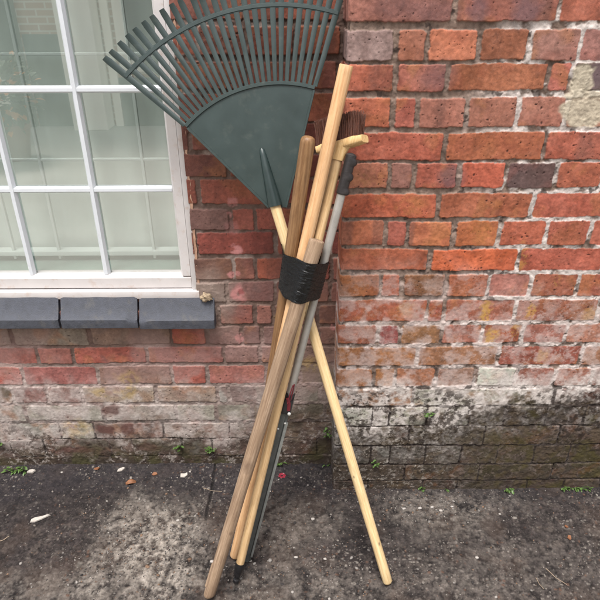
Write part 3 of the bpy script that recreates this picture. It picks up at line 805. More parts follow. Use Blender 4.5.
# grit specks
clus = sst(.38, .62, fbm(X, Y, .14, 4, 230)) * .75 + .25 + .25 * dm
for (cell, prob, r0, r1, colr, amt, seed) in ((.0075, .30, .0008, .0026, (150, 140, 132), .75, 1), (.011, .22, .001, .0042, (184, 174, 164), .85, 2), (.009, .25, .0009, .0034, (42, 36, 36), .8, 3),
                                       (.013, .14, .0012, .0045, (140, 104, 84), .7, 4), (.016, .10, .0015, .0052, (178, 168, 158), .7, 5), (.0055, .35, .0006, .0018, (120, 110, 104), .7, 6), (.024, .10, .002, .008, (128, 120, 112), .8, 7), (.019, .5 * 1.0, .002, .007, (168, 156, 144), .0, 8)):
    s_ = spots(X, Y, cell, prob, r0, r1, 220 + seed * 11) * np.clip(clus + .3 * (vnoise(X * 30, Y * 30, 240 + seed) - .5), 0, 1)
    c = mix(c, lin(colr, KG), amt * s_)
agg = spots(X, Y, .012, .6, .001, .005, 400) * dm
c = mix(c, lin((214, 204, 192), KG) * (.5 + nC)[..., None], .6 * agg)
agg = spots(X, Y, .015, .35, .001, .005, 420) * dm
c = mix(c, lin((74, 65, 62), KG), .5 * agg)
far = sst(1.0, .2, Y) + sst(1.15, 1.6, np.abs(X))
far = np.clip(far, 0, 1)
c = mix(c, lin((176, 172, 162), .85) * (.8 + .4 * nA)[..., None], far * .9)
h = (nA - .5) * .016 + (nB - .5) * .007 + (nC - .5) * .0045 + (nD - .5) * .0036 + (nH - .5) * .0028
h = h * (1 - far) + .006 * sst(DR - .10, DR, Y) - .002
groove = (1 - sst(.002, .006, np.abs(X - (on_ground(212, 480).x + (nB - .5) * .02)))) * sst(1.25, 1.32, Y)
h = h - .006 * groove; c = mix(c, lin((34, 30, 30), KG), .7 * groove)
GX_, GY_, GH_ = gx, gy, h
def gz(x, y):
    j = int(np.clip(np.searchsorted(gx, x), 0, len(gx) - 1)); i = int(np.clip(np.searchsorted(gy, y), 0, len(gy) - 1))
    return float(GH_[i, j])
ground = link('ground', grid_mesh('ground', np.stack([X, Y, h], -1), c), M['asphalt'])
tag(ground, 'dark dirty asphalt strewn with grit in front of the brick wall', 'ground', kind='structure')
del X, Y, c, nA, nB, nC, nD, nE, nF, nH

# loose grit and small stones: uncountable, one mesh
def grit(n, seed):
    rg = np.random.default_rng(seed)
    t = bmesh.new(); bmesh.ops.create_icosphere(t, subdivisions=1, radius=1)
    base = np.array([v.co[:] for v in t.verts]); fac = np.array([[v.index for v in f.verts] for f in t.faces]); t.free()
    V, Fc, Cc = [], [], []
    pal = np.array([lin(x, .5) for x in [(176, 166, 156), (200, 192, 184), (150, 138, 128), (120, 108, 100), (96, 88, 84), (168, 134, 108), (72, 66, 64), (60, 54, 52), (186, 178, 170), (110, 98, 92)]])
    k = 0
    clusters = [(150, 545, 45, 35, .28), (440, 503, 40, 12, .13), (310, 560, 60, 30, .10), (240, 560, 50, 30, .06)]
    for i in range(n):
        u = rg.random(); acc = 0; pt = None
        for (px, py, sx, sy, w) in clusters:
            acc += w
            if u < acc:
                pt = on_ground(float(np.clip(px + rg.normal() * sx, -60, 660)), float(np.clip(py + rg.normal() * sy, 478, 640))); break
        if pt is None:
            x, y = rg.uniform(-1.04, 1.04), rg.uniform(.93, DR)
        else: x, y = pt.x, pt.y
        if y > (DR - .004 if x < XC else DP - .004): continue
        s = .0011 + .0016 * rg.random() ** 2 + (.0035 * rg.random() if rg.random() < .10 else 0) + (.004 * rg.random() if rg.random() < .012 else 0)
        sc = s * np.array([rg.uniform(.8, 1.5), rg.uniform(.7, 1.2), rg.uniform(.45, .8)])
        a = rg.uniform(0, 6.28); R = np.array([[math.cos(a), -math.sin(a), 0], [math.sin(a), math.cos(a), 0], [0, 0, 1]])
        b_ = base * (1 + .35 * (rg.random(len(base))[:, None] - .5)) * sc
        V.append(b_ @ R.T + [x, y, gz(x, y) + sc[2] * .35]); Fc.append(fac + k); k += len(base)
        Cc.append(np.tile(pal[rg.integers(len(pal))] * rg.uniform(.5, .95), (len(base), 1)))
    for (px, py, s) in [(313, 518, .0065), (296, 556, .006), (325, 558, .0055), (212, 561, .006), (441, 485 + 25, .006), (420, 508, .007), (432, 507, .006), (452, 506, .005), (404, 508, .006), (477, 557, .006), (62, 473, .004), (270, 490, .004), (190, 473, .004), (283, 473, .004), (500, 513, .004), (250, 560, .005), (178, 520, .005)]:
        p = on_ground(px, py)
        sc = s * np.array([1.2, .8, .6])
        b_ = base * (1 + .5 * (rg.random(len(base))[:, None] - .5)) * sc
        V.append(b_ + [p.x, p.y, gz(p.x, p.y) + s * .3]); Fc.append(fac + k); k += len(base)
        Cc.append(np.tile(lin((206, 198, 190), .55), (len(base), 1)))
    V = np.concatenate(V); Fc = np.concatenate(Fc); Cc = np.concatenate(Cc)
    me = bpy.data.meshes.new('gravel')
    me.vertices.add(len(V)); me.vertices.foreach_set('co', V.astype(np.float32).ravel())
    me.loops.add(Fc.size); me.loops.foreach_set('vertex_index', Fc.ravel().astype(np.int32))
    me.polygons.add(len(Fc)); me.polygons.foreach_set('loop_start', np.arange(0, Fc.size, 3, dtype=np.int32))
    me.update(calc_edges=True)
    a_ = me.color_attributes.new('Col', 'FLOAT_COLOR', 'POINT')
    rgba = np.ones((len(V), 4), np.float32); rgba[:, :3] = Cc
    a_.data.foreach_set('color', rgba.ravel())
    return link('gravel', me, M['stones'])
tag(grit(4200, 5), 'loose grit and small pale stones scattered over the asphalt', 'gravel', kind='stuff')

# ------------------------------------------------------------------ tools: each pole is a line from the ground to a point at tape height
YT = {'A': 1.283, 'B': 1.260, 'E': 1.232, 'C': 1.263, 'D': 1.264, 'R': 1.320}
def solve_y(px, py, base, ref):
    """point of the line base-ref seen at row py (line's column px)"""
    d = (ref - base)
    # find t so that the projected row equals py: use plane through camera and image row
    n = (ray(0, py)).cross(ray(600, py)); o = Vector((0, 0, H))
    t = (o - base).dot(n) / d.dot(n)
    return base + d * t
class Pole: pass
def pole(bpx, bpy_, tpx, tpy, Y, topy, lift=0.0):
    p = Pole()
    p.base = on_ground(bpx, bpy_, lift)
    p.ref = at(tpx, tpy, Y)
    p.top = solve_y(0, topy, p.base, p.ref)
    p.d = (p.top - p.base).normalized(); p.L = (p.top - p.base).length
    # local +Z along the pole, local -Y facing the viewer
    z = p.d; x = Vector((1, 0, 0)); x = (x - z * x.dot(z)).normalized(); y = z.cross(x)
    p.q = Matrix((x, y, z)).transposed().to_quaternion()
    p.M = Matrix.Translation(p.base) @ p.q.to_matrix().to_4x4(); p.I = p.M.inverted()
    p.row = lambda r: (solve_y(0, r, p.base, p.ref) - p.base).dot(p.d)      # length along the pole at a photograph row
    return p
pA = pole(251.3, 522, 287.5, 278, YT['A'], 136)
pB = pole(234.5, 557, 298.0, 278, YT['B'], 65)
pE = pole(208.5, 597, 305.5, 278, YT['E'], 240)
pC = pole(235.6, 582, 308.8, 278, YT['C'], 158)
pD = pole(247.0, 561, 319.8, 278, YT['D'], 153)
pR = pole(388.0, 583, 296.8, 278, YT['R'], 190)

def wobble(amp, seed):
    return lambda a, z: amp * (math.sin(z * 9 + seed) * math.cos(a + seed) + .6 * math.sin(z * 23 + 2 * a + seed) + .4 * math.sin(z * 51 + 3 * a))
def stick_mesh(name, p, r0, r1, mat, parent=None, z0=0, z1=None, round_top=False, round_bot=False, seed=0, amp=.01, seg_=28):
    z1 = p.L if z1 is None else z1
    n = max(6, int((z1 - z0) / .03))
    prof = []
    if round_bot: prof += [(r0 * .45, z0), (r0 * .8, z0 + r0 * .12), (r0 * .96, z0 + r0 * .4)]
    else: prof += [(r0 * .93, z0), (r0 * .99, z0 + .0015)]
    for k in range(n + 1):
        t = k / n
        z = z0 + r0 * .6 + (z1 - z0 - r0 * .6 - r1 * .9) * t
        prof.append((r0 + (r1 - r0) * t, z))
    if round_top: prof += [(r1 * .97, z1 - r1 * .55), (r1 * .85, z1 - r1 * .25), (r1 * .6, z1 - r1 * .07), (r1 * .25, z1)]
    else: prof += [(r1 * .99, z1 - .0015), (r1 * .94, z1)]
    bm = bmesh.new(); add_lathe(bm, prof, seg_, wobble(amp, seed))
    return from_bm(name, bm, mat, parent, 50)
def set_pole(o, p):
    o.location = p.base; o.rotation_mode = 'QUATERNION'; o.rotation_quaternion = p.q
    return o

# A: worn brown handle with rounded end
oA = set_pole(stick_mesh('wooden_pole', pA, .0165, .0165, M['wood_brown'], round_top=True, seed=1, amp=.022), pA)
tag(oA, 'worn brown wooden handle with rounded top, between the rake and the tall pole', 'pole')
# B: tall pale orange pole
oB = set_pole(stick_mesh('wooden_pole', pB, .0140, .0150, M['wood_tall'], round_bot=True, seed=2, amp=.014), pB)
tag(oB, 'tallest pale orange wooden pole with flat cut top standing above the bundle', 'pole')
# E: old grey-brown pole with a split foot
bm = bmesh.new()
prof = [(.0125, 0), (.0150, .004)] + [(.0158 + .0022 * k / 24, .012 + (pE.L - .016) * k / 24) for k in range(25)] + [(.0172, pE.L - .001), (.0160, pE.L)]
add_lathe(bm, prof, 28, wobble(.03, 4))
for v in bm.verts:                                   # slanting worn foot, flat shaved side
    if v.co.z < .03: v.co.z += .35 * (v.co.x + .016) * (1 - v.co.z / .03)
add_loft(bm, [[Vector((-.0185 + a, -.004 + b_, z)) for a, b_ in ((0, 0), (.004, -.004), (.008, 0), (.004, .005))] for z in (.035, .06, .11)] )
oE = set_pole(from_bm('wooden_pole', bm, M['wood_old'], None, 50), pE)
tag(oE, 'thick old grey-brown wooden pole with knot, top end just above the black tape', 'pole')

# C: broom
broom = set_pole(empty('broom', (0, 0, 0)), pC)
tag(broom, 'upside-down broom with brown bristles on a thin pale handle', 'broom')
zt0 = pC.row(566)
stick_mesh('handle', pC, .0115, .0120, M['wood_broom'], broom, z0=zt0, z1=pC.L + .012, round_bot=True, seed=5, amp=.006)
bm = bmesh.new()
add_lathe(bm, [(.0050, 0.0), (.0085, .002), (.0088, .010), (.0066, .013), (.0064, .020), (.0098, .023), (.0100, .036), (.0118, .038), (.0122, zt0 + .010), (.0119, zt0 + .012)], 24)
from_bm('handle_tip', bm, M['blackplastic'], broom, 35)
# block: socket and two angled wings, going away from the viewer to the left
def loc(p, P): return p.I @ P
zsock = pC.row(158)
sx = .0150
bm = bmesh.new()
rings = []
for (z, w, d) in ((zsock - .004, .0148, .0140), (zsock + .012, .0150, .0145), (zsock + .026, .0175, .016), (zsock + .036, .021, .018)):
    rings.append([Vector((w * sg(math.cos(a)) * abs(math.cos(a)) ** .6, d * sg(math.sin(a)) * abs(math.sin(a)) ** .6, z)) for sg in [lambda v: 1 if v >= 0 else -1] for a in [2 * math.pi * k / 24 for k in range(24)]])
add_loft(bm, rings)
for v in bm.verts: v.co = Vector((v.co.x + .004 * (v.co.z - zsock) / .03, v.co.y, v.co.z))
from_bm('socket', bm, M['block'], broom, 40)
# spine of the block in world space: far left end, centre, near right end
Pl = at(318, 150, 1.358); Pc_ = at(337, 145.5, 1.345); Pr = at(365, 138.5, 1.312)
tip_dir = (at(339, 120, 1.36) - at(337, 146, 1.345)).normalized()
bm = bmesh.new()
pts = [Pl, Pl.lerp(Pc_, .33), Pl.lerp(Pc_, .7), Pc_ + Vector((0, 0, -.002)), Pc_.lerp(Pr, .35) + Vector((0, 0, -.0015)), Pc_.lerp(Pr, .7), Pr]
pts = [loc(pC, q) for q in pts]
up = (pC.I.to_3x3() @ tip_dir).normalized()
rings = []
for k, q in enumerate(pts):
    a = pts[max(0, k - 1)]; b_ = pts[min(len(pts) - 1, k + 1)]
    t = (b_ - a).normalized(); sdir = t.cross(up).normalized(); u2 = sdir.cross(t).normalized()
    w, hh = (.021, .0105)
    if k in (0, len(pts) - 1): w, hh = .017, .0085
    rings.append([q + sdir * (w * math.copysign(abs(math.cos(x)) ** .5, math.cos(x))) + u2 * (hh * math.copysign(abs(math.sin(x)) ** .5, math.sin(x))) for x in [2 * math.pi * i / 20 for i in range(20)]])
add_loft(bm, rings)
from_bm('brush_block', bm, M['block'], broom, 45)
# bristles: many thin tufted blades
rb = random.Random(3)
bm = bmesh.new()
def along(t):
    x = t * (len(pts) - 1); k = min(int(x), len(pts) - 2)
    return pts[k].lerp(pts[k + 1], x - k), (pts[k + 1] - pts[k]).normalized()
for i in range(2400):
    t = rb.uniform(.02, .93)
    q, tg = along(t)
    sdir = tg.cross(up).normalized(); u2 = sdir.cross(tg).normalized()
    off = rb.uniform(-.016, .016)
    p0 = q + sdir * off + u2 * .007
    Lb = .050 + .009 * rb.random() - .018 * max(0, t - .8) / .13 * rb.random()
    lean = tg * (-.10 + .10 * rb.uniform(-1, 1)) + sdir * (off * 6 + .07 * rb.uniform(-1, 1))
    p1 = p0 + (up + lean * .5).normalized() * Lb * .5
    p2 = p1 + (up + lean + tg * rb.uniform(-.15, .15)).normalized() * Lb * .5
    w = .00095
    ax = Vector((rb.uniform(-1, 1), rb.uniform(-1, 1), .2)).normalized() * w
    ay = ax.cross(up).normalized() * w
    r_ = [[pp + ax * s_, pp + ay * s_, pp - (ax + ay) * s_] for pp, s_ in ((p0, 1), (p1, 1), (p2, .5))]
    add_loft(bm, r_)
from_bm('bristles', bm, M['bristle'], broom)

# D: metal tube tool with rubber grip and long flat blade
tool = set_pole(empty('metal_grabber', (0, 0, 0)), pD)
tag(tool, 'metal tube tool with ribbed black grip, red cord and long flat grey blade', 'garden tool')
zgb, zhub0, zhub1 = pD.row(194), pD.row(412), pD.row(398)
bm = bmesh.new(); add_lathe(bm, [(.0098, zhub1 - .01), (.0100, zhub1), (.0102, zgb + .03)], 28)
from_bm('tube', bm, M['alu'], tool, 40)
bm = bmesh.new()
prof = []
n = 60
LG = pD.L - zgb
rings = []
for k in range(n + 1):
    t = k / n; z = zgb + LG * t
    r = .0125 * (1 if t < .93 else math.sqrt(max(.02, 1 - ((t - .93) / .07) ** 2)))
    if k == 0: r = .0115
    ring = []
    for i in range(28):
        a = 2 * math.pi * i / 28
        bmp = max(0, math.cos(a)) ** 1.5 * .0052 * (max(0, math.sin(t * math.pi * 5.5 + .4)) ** .7 if t < .92 else 0)
        rr = r + bmp + .0004 * math.sin(t * 160)
        ring.append(Vector((rr * math.cos(a), rr * math.sin(a), z)))
    rings.append(ring)
add_loft(bm, rings)
from_bm('grip', bm, M['grip'], tool, 60)
bm = bmesh.new()
add_box(bm, (-.0125, -.014, zhub0), (.0130, .014, zhub1), .004)
add_lathe(bm, [(.0128, zhub1 - .006), (.0136, zhub1 + .002), (.0130, zhub1 + .014), (.0112, zhub1 + .016)], 24)
hub = from_bm('hub', bm, M['blackplastic'], tool, 40)
bm = bmesh.new()
bmesh.ops.create_uvsphere(bm, u_segments=16, v_segments=10, radius=.0048)
for v in bm.verts: v.co = Vector((v.co.x + .009, v.co.y * .6 - .0165, v.co.z + zhub0 + .006))
from_bm('screw', bm, M['screw'], hub, 60)
def ribbon(bm, P_, w, th=.0007):
    rings = []
    for k, q in enumerate(P_):
        a = P_[max(0, k - 1)]; b_ = P_[min(len(P_) - 1, k + 1)]
        t = (b_ - a).normalized(); s_ = t.cross(Vector((0, -1, 0))).normalized(); n_ = Vector((0, 1, 0))
        rings.append([q + s_ * w, q + n_ * th, q - s_ * w, q - n_ * th])
    add_loft(bm, rings)
bm = bmesh.new()
L_ = lambda px, py, Y: loc(pD, at(px, py, Y))
ribbon(bm, [L_(287.5, 404, 1.195), L_(290, 394, 1.20), L_(293, 385.5, 1.205), L_(294.3, 384.2, 1.207), L_(293.6, 389, 1.208), L_(291, 398, 1.205), L_(289, 409, 1.20)], .0016)
ribbon(bm, [L_(287.6, 398, 1.196), L_(289, 404, 1.197), L_(288.5, 411, 1.196)], .0042, .0012)
from_bm('cord', bm, M['redcord'], tool)
bm = bmesh.new()
rings = []
for k in range(13):
    t = k / 12; z = zhub0 + .012 - (zhub0 + .010) * t
    w = .0125 - .003 * t
    x0 = -.002 + .002 * t
    rings.append([Vector((x0 - w, -.004, z)), Vector((x0 - w + .002, -.006, z)), Vector((x0 + w * .35, -.006, z)), Vector((x0 + w * .45, -.001, z)), Vector((x0 + w, -.001, z)), Vector((x0 + w, .004, z)), Vector((x0 - w, .004, z))])
add_loft(bm, rings)
from_bm('blade', bm, M['bladedark'], tool)
bm = bmesh.new()
rings = []
for k in range(13):
    t = k / 12; z = zhub0 - .028 - (zhub0 - .050) * t
    w = .0125 - .003 * t; x0 = -.002 + .002 * t
    rings.append([Vector((x0 + w * .62, -.0012, z)), Vector((x0 + w * .66, -.0062, z)), Vector((x0 + w * 1.25, -.0062, z)), Vector((x0 + w * 1.3, -.0012, z))])
add_loft(bm, rings)
from_bm('blade_edge', bm, M['bladeedge'], tool)
for zz in (zhub0 - .030, zhub0 - .050):
    bm = bmesh.new()
    bmesh.ops.create_uvsphere(bm, u_segments=12, v_segments=8, radius=.0028)
    for v in bm.verts: v.co = Vector((v.co.x + (.006 if zz > zhub0 - .04 else -.008), v.co.y * .6 - .0065, v.co.z + zz))
    from_bm('rivet', bm, M['screw'], tool, 60)

# R: leaf rake
rake = set_pole(empty('leaf_rake', (0, 0, 0)), pR)
tag(rake, 'large leaf rake with fanned grey-green plastic head and pale yellow handle leaning on the wall', 'rake')
zso = pR.row(206)
stick_mesh('handle', pR, .0132, .0132, M['wood_rake'], rake, z1=zso + .022, round_bot=True, seed=7, amp=.006)
# head plane: through the socket, leaning back towards the wall
S0 = pR.base + pR.d * zso
hup = Vector((0, .235, 1)).normalized(); hx = Vector((1, 0, -.0)).normalized(); hn = hx.cross(hup)     # hn points to the wall
if hn.y < 0: hn = -hn
H0 = S0 + Vector((0, .010, 0))
def HP(px, py, dn=0.0):
    return loc(rake_p, on_plane(px, py, H0, hn) + hn * dn)
rake_p = pR
AP = (280.0, 207.0)
def fan(a, r):            # angle measured from the left horizon, clockwise; radius in photograph pixels
    return AP[0] - r * math.cos(a), AP[1] - r * math.sin(a)
A0, A1, NT = math.radians(40.6), math.radians(106.2), 26
head_mat = M['rakeplastic']
TH2 = .0022
def plate(bm, front_pts, th, dn=0.0):
    """closed polygon given in photograph pixels, made th thick in the head plane"""
    a = [bm.verts.new(HP(x, y, dn - th)) for x, y in front_pts]; b_ = [bm.verts.new(HP(x, y, dn + th)) for x, y in front_pts]
    n = len(front_pts)
    bm.faces.new(a); bm.faces.new(list(reversed(b_)))
    for i in range(n):
        j = (i + 1) % n
        bm.faces.new((a[j], a[i], b_[i], b_[j]))
def strip(bm, pairs, th, dn=0.0, dnf=None):
    rings = []
    for k, ((x0, y0_), (x1, y1_)) in enumerate(pairs):
        d_ = dn if dnf is None else dnf(k / (len(pairs) - 1))
        rings.append([HP(x0, y0_, d_ + th), HP(x0, y0_, d_ - th * .5), HP(x0 * .88 + x1 * .12, y0_ * .88 + y1_ * .12, d_ - th), HP(x0 * .12 + x1 * .88, y0_ * .12 + y1_ * .88, d_ - th), HP(x1, y1_, d_ - th * .5), HP(x1, y1_, d_ + th)])
    add_loft(bm, rings)
# plate
def arc_r(a, r): return [fan(a0, r) for a0 in a]
arcA = [A0 + (A1 - A0) * k / 40 for k in range(41)]
RI = 124.5
bm = bmesh.new()
poly = [(269.5, 207), ] + [fan(a, RI) for a in arcA] + [(285.5, 207)]
plate(bm, poly, .0016)
hp = from_bm('head_plate', bm, head_mat, rake)
# raised rims: inner arc and the two straight sides
bm = bmesh.new()
strip(bm, [(fan(a, RI - 2.6), fan(a, RI + 1.6)) for a in arcA], .0040, -.001)
from_bm('rim', bm, head_mat, hp, 40)
for (pa, pb, w) in (((268.6, 207.0), fan(A0, RI - 3), 1.3), ((286.0, 207.0), fan(A1, RI - 3), -1.3)):
    bm = bmesh.new()
    dx, dy = pb[0] - pa[0], pb[1] - pa[1]; l_ = math.hypot(dx, dy); nx, ny = -dy / l_ * w, dx / l_ * w
    strip(bm, [((pa[0] + dx * t - nx, pa[1] + dy * t - ny), (pa[0] + dx * t + nx, pa[1] + dy * t + ny)) for t in (0, .25, .5, .75, 1)], .0034, -.001)
    from_bm('rim', bm, head_mat, hp, 40)
# tines: each its own mesh, tips curled forward
for i in range(NT):
    a = A0 + (A1 - A0) * i / (NT - 1)
    bm = bmesh.new()
    pr = []
    rs = [RI + 1, 140, 160, 180, 201, 215, 224, 229.5]
    bend = rb.gauss(0, .0035)
    for k, r in enumerate(rs):
        hwid = 1.95 + (r - RI) / 78 * .95
        if i in (0, NT - 1): hwid += .25
        if k == len(rs) - 1: hwid *= .82
        da = hwid / r
        x = rb.uniform(-.05, .05)
        pr.append((fan(a - da + bend * ((r - RI) / 105) ** 2, r), fan(a + da + bend * ((r - RI) / 105) ** 2, r)))
    curl = lambda t: -.0005 - .010 * max(0, t - .6) ** 2 * 4
    strip(bm, pr, .0022, 0, curl)
    from_bm('tine', bm, head_mat, rake, 40)
# spreader bands: outer, plus webs that round off the slots at both ends
bm = bmesh.new()
strip(bm, [(fan(a, 199.8), fan(a, 204.2)) for a in [A0 - .008 + (A1 - A0 + .016) * k / 60 for k in range(61)]], .0028, -.0012)
from_bm('spreader_band', bm, head_mat, rake, 40)
bms = [bmesh.new() for _ in range(3)]
for i in range(NT - 1):
    a0 = A0 + (A1 - A0) * i / (NT - 1); a1 = A0 + (A1 - A0) * (i + 1) / (NT - 1); am = (a0 + a1) / 2
    for (bm, rb_, sgn, wd) in ((bms[0], RI + .6, 1, 2.0), (bms[1], 199.2, -1, 2.6), (bms[2], 204.8, 1, 2.6)):
        poly = []
        for k in range(9):
            t = -1 + 2 * k / 8
            aa = am + t * (a1 - a0) / 2
            poly.append(fan(aa, rb_ + sgn * wd * (1 - math.sqrt(max(0, 1 - (t * .98) ** 2)))))
        poly += [fan(a1, rb_ - sgn * .8), fan(a0, rb_ - sgn * .8)]
        plate(bm, poly, .0022)
for bm in bms: from_bm('web', bm, head_mat, rake)
# socket: tapering tube from the plate down onto the handle
bm = bmesh.new()
rings = []
q0 = loc(pR, on_plane(261.5, 148, H0, hn)); q1 = Vector((0, 0, zso + .0))
for k, (t, r) in enumerate(((0, .0030), (.03, .0062), (.12, .0082), (.4, .0115), (.75, .0155), (.95, .0172), (1.0, .0176))):
    q = q0.lerp(q1, t)
    d_ = (q1 - q0).normalized(); xx = Vector((1, 0, 0)); xx = (xx - d_ * xx.dot(d_)).normalized(); yy = d_.cross(xx)
    rings.append([q + xx * r * math.cos(w_) + yy * r * math.sin(w_) for w_ in [2 * math.pi * j / 24 for j in range(24)]])
add_loft(bm, rings)
from_bm('socket', bm, M['rakedark'], rake, 50)

# ------------------------------------------------------------------ black tape round the handles
poles = [(pA, .0165), (pB, .0146), (pE, .0178), (pC, .0120), (pD, .0102), (pR, .0132)]
ax = sum((p.d for p, _ in poles[:5]), Vector()).normalized()
cT = at(308, 260, 1.245); cB = at(299, 296.5, 1.235)
tx = Vector((1, 0, 0)); tx = (tx - ax * tx.dot(ax)).normalized(); ty = ax.cross(tx).normalized()
t_top = (cT - pB.base).dot(ax); t_bot = (cB - pB.base).dot(ax)
def hull(pts):
    pts = sorted(set(pts)); 
    def half(ps):
        o = []
        for p in ps:
            while len(o) > 1 and (o[-1][0] - o[-2][0]) * (p[1] - o[-2][1]) - (o[-1][1] - o[-2][1]) * (p[0] - o[-2][0]) <= 0: o.pop()
            o.append(p)
        return o
    a, b_ = half(pts), half(pts[::-1])
    return a[:-1] + b_[:-1]
def tape_ring(t, grow, NP=110):
    pts = []
    for p, r in poles:
        s = (t - (p.base - pB.base).dot(ax)) / p.d.dot(ax)
        w = p.base + p.d * s - pB.base
        cx, cy = w.dot(tx), w.dot(ty)
        rr = r * 1.03 + .0016
        pts += [(cx + rr * math.cos(a), cy + rr * math.sin(a)) for a in [2 * math.pi * k / 40 for k in range(40)]]
    h_ = hull(pts)
    per = [0]
    for i in range(len(h_)):
        a, b_ = h_[i], h_[(i + 1) % len(h_)]
        per.append(per[-1] + math.hypot(a[0] - b_[0], a[1] - b_[1]))
    mx, my = sum(q[0] for q in h_) / len(h_), sum(q[1] for q in h_) / len(h_)
    # start where the outline crosses the +x direction, so rings line up
    angs = [math.atan2(q[1] - my, q[0] - mx) for q in h_]
    st = min(range(len(h_)), key=lambda i: abs(angs[i]))
    h_ = h_[st:] + h_[:st]
    per = [0]
    for i in range(len(h_)):
        a, b_ = h_[i], h_[(i + 1) % len(h_)]
        per.append(per[-1] + math.hypot(a[0] - b_[0], a[1] - b_[1]))
    out = []; j = 0
    for k in range(NP):
        s = per[-1] * k / NP
        while per[j + 1] < s: j += 1
        f_ = (s - per[j]) / max(1e-9, per[j + 1] - per[j])
        a, b_ = h_[j], h_[(j + 1) % len(h_)]
        x, y = a[0] + (b_[0] - a[0]) * f_, a[1] + (b_[1] - a[1]) * f_
        dx, dy = x - mx, y - my; l_ = math.hypot(dx, dy)
        g = grow(k / NP)
        out.append((x + dx / l_ * g, y + dy / l_ * g))
    return out
bm = bmesh.new()
rings = []
NR = 110
rt = random.Random(5)
lay = [rt.random() for _ in range(40)]
for k in range(NR + 1):
    v = k / NR
    def grow(u, v=v):
        w = v * 22 + 1.6 * math.sin(u * 6.28 + 1) + .9 * math.sin(u * 12.6 + 4 + v * 3) + .5 * math.sin(u * 31 + v * 9)       # slanting windings
        fr = w - math.floor(w); la = lay[int(math.floor(w)) % 40]
        g = .0003 + .0007 * la + .0005 * fr + .00035 * math.sin(u * 47 + v * 23 + 2 * math.sin(v * 31)) + .0003 * rt.uniform(-1, 1)
        return g - (.0008 if v in (0, 1) else 0)
    def edge(u, top):
        return (.0035 * math.sin(u * 6.28 + .6) + .0018 * math.sin(u * 19) + .0010 * math.sin(u * 37 + 2))
    tt = t_bot + (t_top - t_bot) * v
    ring2 = tape_ring(tt, grow)
    ring = []
    for i, (x, y) in enumerate(ring2):
        u = i / len(ring2)
        dt = edge(u, v > .5)
        if v < .5: dt = dt * 1.2 - .006 * max(0, math.sin(u * 6.28 * 1.0 - 2.2)) * (1 - v * 2)
        ring.append(pB.base + ax * (tt + dt) + tx * x + ty * y)
    rings.append(ring)
# doubled inner wall so the tape is a sleeve with thickness
inner = [[q + (sum(r, Vector()) / len(r) - q).normalized() * .0014 for q in r] for r in (rings[0], rings[-1])]
add_loft(bm, [inner[0]] + rings + [inner[1]], cap=False)
tape = from_bm('tape_wrap', bm, M['tape'], None, 35)
bc = sum((v.co for v in tape.data.vertices), Vector()) / len(tape.data.vertices)
tape.data.transform(Matrix.Translation(-bc)); tape.location = bc
tag(tape, 'black plastic tape wound many times round the bundle of handles', 'tape')

# ------------------------------------------------------------------ weeds and litter
rw = random.Random(21)
def leaf(bm, base, d, L, w, droop):
    side = d.cross(Vector((0, 0, 1)))
    if side.length < .1: side = Vector((1, 0, 0))
    side.normalize(); upn = side.cross(d).normalized()
    rows = []
    for k in range(5):
        t = k / 4
        ww = w * (0.10 + math.sin(math.pi * min(1, t * .92 + .06)) ** .8) if k < 4 else w * .06
        c_ = base + d * (L * t) + Vector((0, 0, -droop * L * t * t))
        rows.append([bm.verts.new(c_ - side * ww + upn * ww * .25), bm.verts.new(c_), bm.verts.new(c_ + side * ww + upn * ww * .25)])
    for a, b_ in zip(rows[:-1], rows[1:]):
        for i in range(2): bm.faces.new((a[i], a[i + 1], b_[i + 1], b_[i]))
def weed(p, n, size, label, spread=.02, lift=.02, face=Vector((0, -1, 0))):
    bm = bmesh.new(); size *= 1.0; spread *= 1.4; lift *= 1.6
    for i in range(n):
        a = rw.uniform(-1.35, 1.35)
        d = (face * math.cos(a) + Vector((math.sin(a), 0, 0)) + Vector((0, 0, rw.uniform(.1, 1.1)))).normalized()
        st = Vector((rw.uniform(-1, 1) * spread, rw.uniform(-.6, .2) * .012, rw.uniform(0, 1) * lift))
        leaf(bm, st, d, size * rw.uniform(.7, 1.3), size * rw.uniform(.15, .25), rw.uniform(.1, .6))
        # stem
        q = [Vector((st.x * .3, 0.004, 0)), st * .6 + Vector((0, 0, .002)), st]
        add_loft(bm, [[c_ + Vector((.0006, 0, 0)), c_ + Vector((-.0004, .0005, 0)), c_ + Vector((-.0004, -.0005, .0002))] for c_ in q])
    o = from_bm('weed', bm, M['weed'], None, 80); o.location = p
    tag(o, label, 'weed', 'small green weeds along the foot of the wall')
def wallp(px, py, D): 
    p = at(px, py, D); p.y -= .004; return p
g = lambda px, py: (lambda q: Vector((q.x, q.y, gz(q.x, q.y))))(on_ground(px, py))
weed(g(17, 472), 26, .017, 'leafy weed clump on the ground at the far left below the window', .024, .016)
weed(wallp(1, 444, DR), 14, .022, 'bright green weed in a wall joint at the left edge of the photo', .010, .012)
weed(wallp(179, 449, DR), 9, .016, 'small weed in the wall joint, left one of the pair beside the old pole', .005, .014)
weed(wallp(211, 450, DR), 16, .017, 'weed in the wall joint nearest left of the old grey pole', .010, .010)
weed(wallp(279, 464, DR), 12, .014, 'tiny weed at the wall foot behind the grey blade', .012, .010)
weed(wallp(300, 466, DR), 7, .011, 'sparse tiny weed at the wall foot between blade and rake handle', .016, .006)
weed(wallp(327, 438, DR), 8, .018, 'weed growing up in the corner beside the brick pier', .004, .030)
weed(wallp(326, 466, DR), 7, .012, 'low weed at the foot of the corner beside the pier', .010, .010)
weed(wallp(428, 415, DP), 15, .014, 'feathery weed high in a white stained joint of the pier', .010, .008)
weed(wallp(375, 466, DP), 8, .013, 'weed on the pier face just right of the rake handle', .004, .018)
